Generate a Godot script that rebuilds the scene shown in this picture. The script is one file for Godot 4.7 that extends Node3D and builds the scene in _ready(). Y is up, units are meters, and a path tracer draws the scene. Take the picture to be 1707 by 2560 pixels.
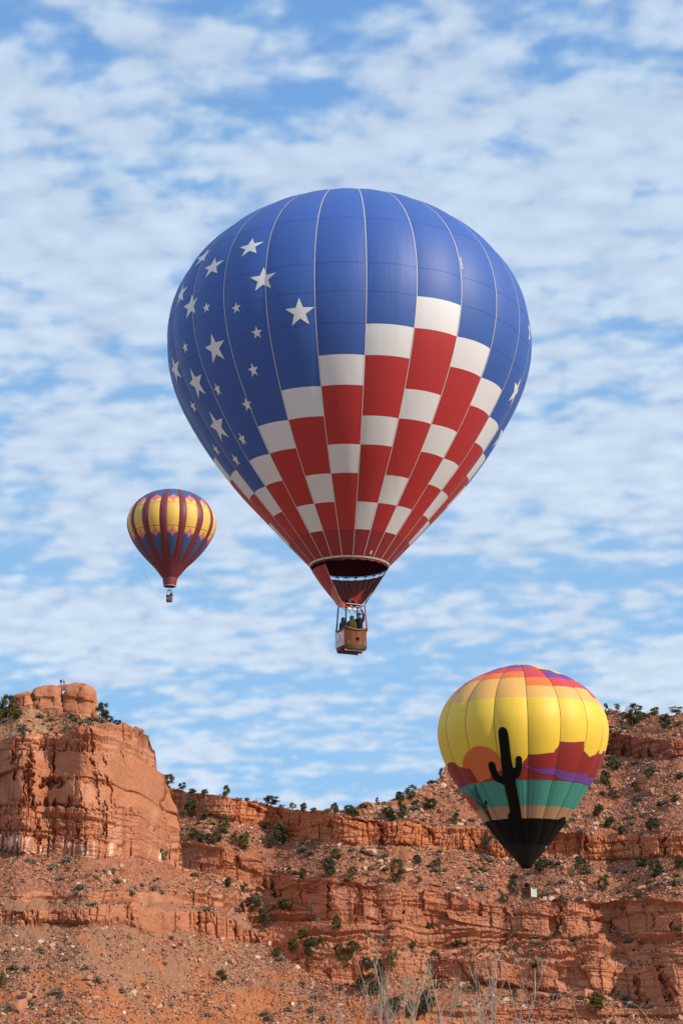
extends Node3D
# Three hot air balloons above red sandstone cliffs. Units are metres, y is up, the camera looks along -z.

const FOCAL := 4266.0          # in pixels of the 1707 x 2560 photograph
const PITCH := 16.4            # degrees above level
const EYE := Vector3(0, 1.7, 0)
const DEEP := 450.0

var used := {}
var rng := RandomNumberGenerator.new()
var forward := Vector3(0, sin(deg_to_rad(PITCH)), -cos(deg_to_rad(PITCH)))
var upward := Vector3(0, cos(deg_to_rad(PITCH)), sin(deg_to_rad(PITCH)))


# ---------------------------------------------------------------- shapes
class Shape:
	var v := PackedVector3Array()
	var n := PackedVector3Array()
	var c := PackedColorArray()
	var uv := PackedVector2Array()
	var i := PackedInt32Array()
	var tint := Color.WHITE
	var smooth := true

	func add(p: Vector3, nn := Vector3.UP) -> int:
		v.append(p)
		n.append(nn)
		c.append(tint)
		return v.size() - 1

	func tri(a: int, b: int, d: int) -> void:     # turned so that the front agrees with the normals
		var g := (v[b] - v[a]).cross(v[d] - v[a])
		if g.dot(n[a] + n[b] + n[d]) > 0.0:
			i.append_array([a, d, b])
		else:
			i.append_array([a, b, d])

	func quad(a: int, b: int, d: int, e: int) -> void:
		tri(a, b, d)
		tri(a, d, e)

	func face(pts: Array, nn: Vector3) -> void:
		var k := []
		for p in pts:
			k.append(add(p, nn))
		for j in range(1, k.size() - 1):
			tri(k[0], k[j], k[j + 1])

	func box(t: Transform3D, size: Vector3) -> void:
		var s := size * 0.5
		for ax in 3:
			for sg in [-1.0, 1.0]:
				var nn := Vector3.ZERO
				nn[ax] = sg
				var a := Vector3.ZERO
				var b := Vector3.ZERO
				a[(ax + 1) % 3] = s[(ax + 1) % 3]
				b[(ax + 2) % 3] = s[(ax + 2) % 3]
				var m: Vector3 = nn * s
				face([t * (m - a - b), t * (m + a - b), t * (m + a + b), t * (m - a + b)], (t.basis * nn).normalized())

	func tube(path: PackedVector3Array, r0: float, r1: float, sides := 6, closed := false) -> void:
		var first := v.size()
		var m := path.size()
		for k in m:
			var d := path[(k + 1) % m if closed else mini(k + 1, m - 1)] - path[(k - 1 + m) % m if closed else maxi(k - 1, 0)]
			d = d.normalized()
			var side := d.cross(Vector3.UP if absf(d.y) < 0.95 else Vector3.RIGHT).normalized()
			var other := side.cross(d)
			var r := lerpf(r0, r1, float(k) / maxf(m - 1, 1))
			for j in sides:
				var q := side * cos(TAU * j / sides) + other * sin(TAU * j / sides)
				add(path[k] + q * r, q)
		for k in (m if closed else m - 1):
			for j in sides:
				var a := first + k * sides + j
				var b := first + k * sides + (j + 1) % sides
				var e := first + ((k + 1) % m) * sides
				quad(a, b, e + (j + 1) % sides, e + j)
		if not closed:
			for k in [0, m - 1]:
				var f := add(path[k], (path[k] - path[1 if k == 0 else m - 2]).normalized())
				for j in sides:
					tri(f, first + k * sides + j, first + k * sides + (j + 1) % sides)

	func lathe(at: Vector3, prof: PackedVector2Array, sides := 16) -> void:
		var first := v.size()
		for k in prof.size():
			var d := prof[mini(k + 1, prof.size() - 1)] - prof[maxi(k - 1, 0)]
			for j in sides:
				var a := TAU * j / sides
				var q := Vector3(sin(a), 0, cos(a))
				add(at + q * prof[k].x + Vector3.UP * prof[k].y, (q * d.y - Vector3.UP * d.x).normalized())
		for k in prof.size() - 1:
			for j in sides:
				quad(first + k * sides + j, first + k * sides + (j + 1) % sides, first + (k + 1) * sides + (j + 1) % sides, first + (k + 1) * sides + j)

	func mesh() -> ArrayMesh:
		var a := []
		a.resize(Mesh.ARRAY_MAX)
		a[Mesh.ARRAY_VERTEX] = v
		if smooth:
			a[Mesh.ARRAY_NORMAL] = n
		a[Mesh.ARRAY_COLOR] = c
		if uv.size() == v.size():
			a[Mesh.ARRAY_TEX_UV] = uv
		a[Mesh.ARRAY_INDEX] = i
		var m := ArrayMesh.new()
		m.add_surface_from_arrays(Mesh.PRIMITIVE_TRIANGLES, a)
		return m


# ---------------------------------------------------------------- names and labels
func numbered(called: String) -> String:
	var k: int = used.get(called, -1) + 1
	used[called] = k
	return called if k == 0 else "%s_%03d" % [called, k]


func tag(o: Node, label: String, category: String, group := "") -> void:
	o.set_meta("label", label)
	o.set_meta("category", category)
	if group:
		o.set_meta("group", group)


func thing(called: String, label: String, category: String, at := Vector3.ZERO, group := "") -> Node3D:
	var o := Node3D.new()
	o.name = numbered(called)
	add_child(o, true)
	o.position = at
	tag(o, label, category, group)
	return o


func part(called: String, m: Mesh, mat: Material, parent: Node) -> MeshInstance3D:
	var o := MeshInstance3D.new()
	o.name = numbered(called) if parent == self else called
	o.mesh = m
	o.material_override = mat
	parent.add_child(o, true)
	return o


func ordinal(k: int) -> String:
	var t := k % 100
	var e := "th"
	if t < 11 or t > 13:
		e = ["th", "st", "nd", "rd", "th", "th", "th", "th", "th", "th"][k % 10]
	return str(k) + e


# ---------------------------------------------------------------- materials
func paint(c: Color, rough := 0.8, metal := 0.0) -> StandardMaterial3D:
	var m := StandardMaterial3D.new()
	m.albedo_color = c.linear_to_srgb()
	m.roughness = rough
	m.metallic = metal
	return m


func fabric(c: Color, through := 0.16) -> StandardMaterial3D:
	var m := paint(c, 0.58)
	m.metallic_specular = 0.55
	m.backlight_enabled = true
	m.backlight = Color(through, through, through)
	m.heightmap_enabled = true
	m.heightmap_texture = ripple
	m.heightmap_scale = 1.6
	m.uv1_triplanar = true
	m.uv1_world_triplanar = true
	m.uv1_scale = Vector3(0.22, 0.05, 0.22)
	return m


func tinted(rough := 0.95) -> StandardMaterial3D:
	var m := StandardMaterial3D.new()
	m.vertex_color_use_as_albedo = true
	m.roughness = rough
	m.metallic_specular = 0.2
	return m


var ripple: NoiseTexture2D


func noise(kind: int, freq: float, octaves := 1, key := 1) -> FastNoiseLite:
	var f := FastNoiseLite.new()
	f.noise_type = kind
	f.frequency = freq
	f.seed = key
	f.fractal_type = FastNoiseLite.FRACTAL_FBM if octaves > 1 else FastNoiseLite.FRACTAL_NONE
	f.fractal_octaves = octaves
	return f


func cells(freq: float, returns: int, key: int, warp := 0.0) -> FastNoiseLite:
	var f := noise(FastNoiseLite.TYPE_CELLULAR, freq, 1, key)
	f.cellular_return_type = returns
	f.cellular_jitter = 0.85
	if warp > 0.0:
		f.domain_warp_enabled = true
		f.domain_warp_amplitude = warp
		f.domain_warp_frequency = freq * 1.7
		f.domain_warp_fractal_type = FastNoiseLite.DOMAIN_WARP_FRACTAL_NONE
	return f


# ---------------------------------------------------------------- the view
func ray(x: float, y: float) -> Vector3:
	return forward + Vector3.RIGHT * ((x - 853.5) / FOCAL) + upward * ((1280.0 - y) / FOCAL)


func seen(p: Vector3) -> Vector2:
	var d := p - EYE
	var z := d.dot(forward)
	return Vector2(853.5 + FOCAL * d.x / z, 1280.0 - FOCAL * d.dot(upward) / z)


func _ready() -> void:
	rng.seed = 7
	var cam := Camera3D.new()
	cam.name = "camera"
	add_child(cam)
	cam.position = EYE
	cam.rotation_degrees = Vector3(PITCH, 0, 0)
	cam.fov = rad_to_deg(2.0 * atan(1280.0 / FOCAL))
	cam.near = 0.1
	cam.far = 20000.0
	cam.current = true

	var env := Environment.new()
	env.background_mode = Environment.BG_SKY
	var sky := Sky.new()
	var pan := PanoramaSkyMaterial.new()
	pan.panorama = sky_picture()
	sky.sky_material = pan
	env.sky = sky
	env.background_energy_multiplier = 1.0
	env.tonemap_mode = Environment.TONE_MAPPER_LINEAR
	env.tonemap_exposure = 1.0
	env.sdfgi_enabled = true
	env.ssao_enabled = true
	env.ssil_enabled = true
	var around := WorldEnvironment.new()
	around.name = "surroundings"
	around.environment = env
	add_child(around)

	var sun := DirectionalLight3D.new()
	sun.name = "sun"
	sun.light_energy = 1.38
	sun.light_color = Color(1.0, 0.945, 0.87)
	sun.light_angular_distance = 0.7
	sun.shadow_enabled = true
	add_child(sun)
	var az := deg_to_rad(58.0)
	var el := deg_to_rad(31.0)
	sun.look_at_from_position(Vector3.ZERO, -Vector3(sin(az) * cos(el), sin(el), cos(az) * cos(el)))

	var rp := noise(FastNoiseLite.TYPE_SIMPLEX, 0.012, 3, 5)
	ripple = NoiseTexture2D.new()
	ripple.width = 256
	ripple.height = 256
	ripple.seamless = true
	ripple.noise = rp

	rocks()
	land()
	stripes_balloon()
	desert_balloon()
	maroon_balloon()
	plants()
	hikers()
	twigs()


# ---------------------------------------------------------------- sky
func sky_picture() -> ImageTexture:
	var w := 4096
	var h := 2048
	var low := noise(FastNoiseLite.TYPE_SIMPLEX_SMOOTH, 1.1, 2, 21)
	var mid := noise(FastNoiseLite.TYPE_SIMPLEX_SMOOTH, 6.4, 6, 11)
	mid.fractal_gain = 0.52
	mid.domain_warp_enabled = true
	mid.domain_warp_amplitude = 0.055
	mid.domain_warp_frequency = 5.0
	mid.domain_warp_fractal_octaves = 2
	var puff := cells(19.0, FastNoiseLite.RETURN_DISTANCE, 31)
	puff.domain_warp_enabled = true
	puff.domain_warp_amplitude = 0.05
	puff.domain_warp_frequency = 9.0
	puff.domain_warp_fractal_octaves = 4
	var wisp := noise(FastNoiseLite.TYPE_SIMPLEX_SMOOTH, 24.0, 4, 33)
	var data := PackedByteArray()
	data.resize(w * h * 3)
	data.fill(118)
	var half := h / 2
	for row in half + 2:
		var el := PI / 2.0 - PI * (row + 0.5) / h
		var sy := sin(el)
		var cy := cos(el)
		var deg := rad_to_deg(el)
		var k := 1.0 / (maxf(sy, 0.0) + 0.19)
		# blue of the clear air, paler towards the horizon
		var t := clampf(deg / 34.0, 0.0, 1.0)
		var br := lerpf(0.63, 0.395, pow(t, 1.15))
		var bg := lerpf(0.81, 0.605, pow(t, 1.25))
		var bb := lerpf(0.975, 0.860, t)
		var cr := lerpf(0.845, 0.785, t)
		var cg := lerpf(0.905, 0.855, t)
		var cb := lerpf(0.975, 0.940, t)
		var thin := smoothstep(3.0, 13.0, deg)
		var veil := smoothstep(6.0, 16.0, deg)
		var bias := lerpf(-0.42, 0.24, thin)
		var fine := deg < 48.0
		var col := 0
		while col < w:
			var a := TAU * (col + 0.5) / w
			var near := fine and (col < 460 or col > w - 460)
			var step := 1 if near else 2
			if not near and row % 2 == 1 and row > 0:
				var from := ((row - 1) * w + col) * 3
				var to := (row * w + col) * 3
				for j in 3 * step:
					data[to + j] = data[from + j]
				col += step
				continue
			var x := sin(a) * cy * k
			var z := -cos(a) * cy * k
			# rows of small clouds drawn out across the view
			var u := x * 0.80 + z * 0.16
			var q := z * 1.12 - x * 0.20
			var m := mid.get_noise_2d(u, q)
			var l := low.get_noise_2d(u + 3.7, q * 1.25)
			var p := puff.get_noise_2d(u, q * 1.15)
			var f := wisp.get_noise_2d(u, q)
			var val := m * 0.86 + l * 0.62 - (p + 0.45) * 0.66 + f * 0.36 + bias - 0.03
			var al := 0.14 * veil + (0.95 - 0.14 * veil) * smoothstep(-0.40, 0.42, val)
			var shade := clampf(0.97 - (p + 0.45) * 0.08 + f * 0.05 + l * 0.03, 0.0, 1.06)
			var o := (row * w + col) * 3
			var r8 := int(clampf(lerpf(br, cr * shade, al), 0.0, 1.0) * 255.0)
			var g8 := int(clampf(lerpf(bg, cg * shade, al), 0.0, 1.0) * 255.0)
			var b8 := int(clampf(lerpf(bb, cb * lerpf(1.0, shade, 0.7), al), 0.0, 1.0) * 255.0)
			for j in step:
				data[o] = r8
				data[o + 1] = g8
				data[o + 2] = b8
				o += 3
			col += step
	return ImageTexture.create_from_image(Image.create_from_data(w, h, false, Image.FORMAT_RGB8, data))


# ---------------------------------------------------------------- land
class Land:
	var x0 := 0.0
	var step := 2.0
	var cols := 0
	var rows := 0            # of the side that faces the camera
	var all := 0
	var p := PackedVector3Array()
	var band := PackedByteArray()


func line(l: PackedFloat32Array, x: float) -> float:
	var k := 2
	while k < l.size() - 2 and l[k] < x:
		k += 2
	var t := clampf((x - l[k - 2]) / (l[k] - l[k - 2]), 0.0, 1.0)
	return lerpf(l[k - 1], l[k + 1], t)


func eased(l: PackedFloat32Array, x: float, reach: float) -> float:
	return (line(l, x - reach) + line(l, x - reach * 0.5) + line(l, x) * 2.0 + line(l, x + reach * 0.5) + line(l, x + reach)) / 6.0


var big_cell: FastNoiseLite
var big_edge: FastNoiseLite
var bed_cell: FastNoiseLite
var wave: FastNoiseLite
var bump: FastNoiseLite
var grain: FastNoiseLite
var stain: FastNoiseLite


func chance(i: float, j: float) -> float:
	return fposmod(sin(i * 127.1 + j * 311.7) * 4375.85, 1.0)


# Beds of rock h metres thick, each split by upright joints about w metres apart: blocks that stand proud, lean, turn and part at their joints
func blocks(q: Vector3, w: float, h: float, key: float, proud: float, gap: float) -> float:
	var yy := q.y / h + wave.get_noise_2d(q.x * 0.02, key) * 0.5 + q.x * 0.006
	var row := floorf(yy)
	var low := (chance(row, key) - 0.5) * 0.6          # beds of uneven thickness
	var high := 1.0 + (chance(row + 1.0, key) - 0.5) * 0.6
	if yy - row < low:
		row -= 1.0
		high = low + 1.0
		low = (chance(row, key) - 0.5) * 0.6
	elif yy - row > high:
		row += 1.0
		low = high - 1.0
		high = 1.0 + (chance(row + 1.0, key) - 0.5) * 0.6
	var fy := (yy - row - low) / (high - low)
	var lane := row * 7.3 + key
	var xx := q.x / w + (fy - 0.5) * (chance(row, key + 3.0) - 0.5) * 0.6 + chance(row, key + 5.0) * 9.0 + grain.get_noise_2d(q.x * 0.3, q.y * 0.3) * 0.04
	var col := floorf(xx)
	var l := (chance(col, lane) - 0.5) * 0.8
	var r := 1.0 + (chance(col + 1.0, lane) - 0.5) * 0.8
	if xx - col < l:
		col -= 1.0
		r = l + 1.0
		l = (chance(col, lane) - 0.5) * 0.8
	elif xx - col > r:
		col += 1.0
		l = r - 1.0
		r = 1.0 + (chance(col + 1.0, lane) - 0.5) * 0.8
	var fx := (xx - col - l) / (r - l)
	var k1 := chance(col + 0.31, lane)
	var k2 := chance(col + 0.57, lane)
	var k3 := chance(col + 0.83, lane)
	var d := ((k1 - 0.5) + (k2 - 0.5) * (fy - 0.5) * 1.3 + (k3 - 0.5) * (fx - 0.5) * 1.8) * proud
	var side := minf(fx, 1.0 - fx) * (r - l) * w
	d -= smoothstep(0.24, 0.04, side) * gap * (0.25 + k2)
	var under := fy * (high - low) * h
	d -= smoothstep(0.28, 0.03, under) * gap * smoothstep(-0.35, 0.2, wave.get_noise_2d(q.x * 0.07, lane))
	return d


# How far the rock stands proud of its cliff plane. style: x massive walls, y broken blocks, z thin beds, w upright posts
func rock(q: Vector3, style: Vector4) -> float:
	var d := wave.get_noise_3d(q.x * 0.045, q.y * 0.03, q.z * 0.02) * 3.2 * (0.5 + 0.5 * style.x)
	d += blocks(q, 11.0 + 13.0 * minf(style.z, 0.8), 9.0, 5.0, 2.1 * (style.x + style.y * 0.5), 1.2 * style.x)
	if style.x > 0.6:
		d += blocks(q, 5.5, 13.0, 205.0, 1.0 * style.x, 0.35)
	if style.y > 0.0:
		d += blocks(q, 4.2, 2.7, 55.0, 1.3 * style.y, 0.7 * style.y)
	d += blocks(q, 1.7, 0.9, 155.0, 0.30 * (0.15 + style.y * 0.75 + style.z * 0.6 + style.w * 0.4), 0.05 + 0.22 * minf(style.y + style.z + style.w, 1.0))
	if style.z > 0.0:
		d += bed_cell.get_noise_3d(q.x / 26.0, q.y / 0.95 + q.x * 0.012, q.z / 60.0) * 0.70 * style.z
		d += bed_cell.get_noise_3d(q.x / 16.0, q.y / 2.6 - q.x * 0.012, 40.0) * 1.0 * style.z
	if style.w > 0.0:
		d += blocks(q, 1.9, 5.5, 95.0, 1.25 * style.w, 0.9 * style.w)
	d += bump.get_noise_3d(q.x * 0.16, q.y * 0.14, q.z * 0.1) * 0.50
	d += grain.get_noise_3d(q.x * 0.9, q.y * 0.9, q.z * 0.9) * 0.16
	return d


func soil(q: Vector3) -> float:
	return bump.get_noise_3d(q.x * 0.10, q.y * 0.1, q.z * 0.10) * 1.0 + bump.get_noise_3d(q.x * 0.5, q.y * 0.5, q.z * 0.5) * 0.32 + grain.get_noise_3d(q.x, q.y, q.z) * 0.22


# bands: [upper line, slope in degrees, how much of a cliff, style, colour set]
func terrain(called: String, label: String, x0: float, x1: float, step: float, far0: PackedFloat32Array, sky: PackedFloat32Array, bands: Array, deeper: float, clefts: PackedFloat32Array) -> Land:
	var land := Land.new()
	land.x0 = x0
	land.step = step
	land.cols = int((x1 - x0) / step) + 1
	var n := bands.size()
	var tops := []
	var high := PackedFloat32Array()
	high.resize(n)
	for k in n + 1:
		var t := PackedFloat32Array()
		t.resize(land.cols)
		tops.append(t)
	for c in land.cols:
		var x := x0 + c * step
		var roof := eased(sky, x, 2.5)
		var y := 2650.0
		tops[0][c] = y
		for k in n:
			var want: float = eased(bands[k][0], x, 12.0) + wave.get_noise_2d(x * 0.006, 31.0 * k) * 4.0 if bands[k][0].size() else roof
			var now := clampf(want, roof, y - 0.15)
			if roof > y - 0.15:
				now = y - 0.15
			high[k] = maxf(high[k], y - now)
			tops[k + 1][c] = now
			y = now
	var counts := PackedInt32Array()
	for k in n:
		counts.append(maxi(int(high[k] / step), 2))
		land.rows += counts[k]
	land.rows += 1
	land.all = land.rows + 3
	var total := land.all * land.cols
	land.p.resize(total)
	land.band.resize(land.rows)
	var tint := PackedColorArray()
	tint.resize(total)
	for c in land.cols:
		var x := x0 + c * step
		var d := eased(far0, x, 40.0) + wave.get_noise_2d(x * 0.0022, 3.0) * 5.0
		var base := ray(x, 2650.0)
		var h := d * base.y / Vector2(base.x, base.z).length()
		var at := c * land.all
		var last := Vector3.ZERO
		var cut := PackedFloat32Array()
		for k in range(0, clefts.size(), 6):
			if x > minf(clefts[k], clefts[k + 2]) - clefts[k + 4] and x < maxf(clefts[k], clefts[k + 2]) + clefts[k + 4]:
				cut.append_array(clefts.slice(k, k + 6))
		for k in n:
			var lean: float = bands[k][1]
			var cliff: float = bands[k][2]
			var style: Vector4 = bands[k][3]
			var kind: int = bands[k][4]
			lean += wave.get_noise_2d(x * 0.0035, 50.0 + k * 13.0) * (6.0 if cliff > 0.8 else 1.5)
			lean = minf(lean, 86.0)
			var ta := tan(deg_to_rad(lean))
			var sa := sin(deg_to_rad(lean))
			var ca := cos(deg_to_rad(lean))
			var y0: float = tops[k][c]
			var y1: float = tops[k + 1][c]
			var d1 := d
			var h1 := h
			var span := smoothstep(0.0, 26.0, y0 - y1)
			for r in range(0 if k == 0 else 1, counts[k] + 1):
				var t := float(r) / counts[k]
				var v := ray(x, lerpf(y0, y1, t))
				var flat := Vector2(v.x, v.z).length()
				var te := v.y / flat
				var go := maxf((d * te - h) / maxf(ta - te, 0.02), 0.0)
				d1 = d + go
				h1 = h + go * ta
				var out := Vector3(v.x / flat, 0, v.z / flat)
				var q := out * d1 + Vector3.UP * h1 + EYE
				var rag := bump.get_noise_2d(x * 0.05, 17.0 * k + q.y * 0.2) * 0.14
				var e := minf(smoothstep(0.0, 0.10, t + rag), smoothstep(1.0, 0.93, t + rag) * 0.5 + 0.5)
				var w := cliff * lerpf(0.25, 1.0, e) * span
				var bulge := 0.0
				if w > 0.01:
					bulge += rock(q, style) * w
				if w < 0.99:
					bulge += soil(q) * (1.0 - w)
				if cliff > 0.5:
					for f in range(0, cut.size(), 6):
						var here := Vector2(x, lerpf(y0, y1, t))
						here += Vector2(bump.get_noise_2d(here.x * 0.02 + f, here.y * 0.045) * 9.0, bump.get_noise_2d(here.x * 0.045, here.y * 0.02 + f) * 6.0)
						var gap := here.distance_to(Geometry2D.get_closest_point_to_segment(here, Vector2(cut[f], cut[f + 1]), Vector2(cut[f + 2], cut[f + 3])))
						bulge -= smoothstep(cut[f + 4] * 0.75, cut[f + 4] * 0.45, gap + grain.get_noise_2d(x * 0.12, here.y * 0.12) * 2.0) * cut[f + 5] * 0.75 * clampf(0.75 + bump.get_noise_2d(here.x * 0.03, here.y * 0.03 + 9.0) * 1.3, 0.0, 1.1)
				q += (-out * sa + Vector3.UP * ca) * bulge
				land.p[at] = q
				tint[at] = tone(q, kind, cliff, t, x, lerpf(y0, y1, t))
				land.band[at - c * land.all] = k
				last = q
				at += 1
			d = d1
			h = h1
		var away := Vector3(last.x, 0, last.z).normalized()
		for r in 3:
			land.p[at] = last + away * [12.0, deeper, deeper + 30.0][r] + Vector3.UP * [0.0, -3.0, -last.y - 8.0][r]
			tint[at] = tint[at - 1]
			at += 1
	var index := PackedInt32Array()
	index.resize((land.cols - 1) * (land.all - 1) * 6)
	var o := 0
	for c in land.cols - 1:
		for r in land.all - 1:
			var a := c * land.all + r
			var b := a + land.all
			index[o] = a
			index[o + 1] = a + 1
			index[o + 2] = b
			index[o + 3] = b
			index[o + 4] = a + 1
			index[o + 5] = b + 1
			o += 6
	var arr := []
	arr.resize(Mesh.ARRAY_MAX)
	arr[Mesh.ARRAY_VERTEX] = land.p
	arr[Mesh.ARRAY_COLOR] = tint
	arr[Mesh.ARRAY_INDEX] = index
	var m := ArrayMesh.new()
	m.add_surface_from_arrays(Mesh.PRIMITIVE_TRIANGLES, arr)
	var g := part(called, m, tinted(), self)
	g.set_meta("kind", "structure")
	g.set_meta("label", label)
	return land


# The colour of the ground itself. kind: 0 soil, 1 wall, 2 orange rim, 3 brick red wall, 4 streaked foot of the butte, 5 slickrock, 6 stony slope, 7 bench with dry grass
func tone(q: Vector3, kind: int, cliff: float, t: float, x: float, y: float) -> Color:
	var a := stain.get_noise_3d(q.x * 0.06, q.y * 0.09, q.z * 0.06)
	var b := stain.get_noise_3d(q.x * 0.5, q.y * 0.8, q.z * 0.5)
	var c := grain.get_noise_3d(q.x * 1.6, q.y * 2.4, q.z * 1.6)
	var base: Color
	if kind == 0:
		base = Color(0.285, 0.142, 0.084).lerp(Color(0.37, 0.135, 0.058), smoothstep(-0.15, 0.35, a + (y - 2440.0) * 0.0035))
		base = base.lerp(Color(0.36, 0.21, 0.135), smoothstep(0.1, 0.6, b) * 0.45)
	elif kind == 6:
		base = Color(0.295, 0.116, 0.062).lerp(Color(0.37, 0.165, 0.10), smoothstep(-0.2, 0.5, b))
	elif kind == 7:
		base = Color(0.36, 0.165, 0.088).lerp(Color(0.34, 0.235, 0.115), smoothstep(0.0, 0.4, b + (0.12 if x < 120.0 else -0.18)))
	else:
		base = Color(0.435, 0.180, 0.098)
		if kind == 2:
			base = Color(0.48, 0.180, 0.082)
		elif kind == 3:
			base = Color(0.31, 0.105, 0.058)
		elif kind == 5:
			base = Color(0.425, 0.176, 0.096)
		# beds of slightly other colour, paler weathered skins, dark varnish running down
		var bed := bed_cell.get_noise_3d(q.x / 60.0, q.y / 2.2, 3.0)
		base = base.lerp(Color(0.54, 0.262, 0.158), smoothstep(0.05, 0.55, a + bed * 0.12) * 0.7)
		base = base.lerp(Color(0.30, 0.098, 0.060), smoothstep(0.10, 0.6, stain.get_noise_3d(q.x * 0.45, q.y * 0.05, 70.0) + a * 0.3) * 0.6)
		if kind == 4:
			var streak := stain.get_noise_2d(q.x * 0.9, 200.0) + stain.get_noise_2d(q.x * 0.18, 300.0) * 0.8
			base = base.lerp(Color(0.78, 0.55, 0.40), smoothstep(0.0, 0.5, streak) * smoothstep(0.0, 0.35, t) * smoothstep(1.0, 0.6, t))
			if t < 0.16:
				base = Color(0.30, 0.11, 0.07)
				if t > 0.05 and t < 0.10 and x < 335.0:
					base = Color(0.70, 0.55, 0.45)
	var s := 1.0 + c * 0.22 + b * 0.10
	return Color(base.r * s, base.g * s, base.b * s)


var near_land: Land
var far_land: Land


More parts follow.
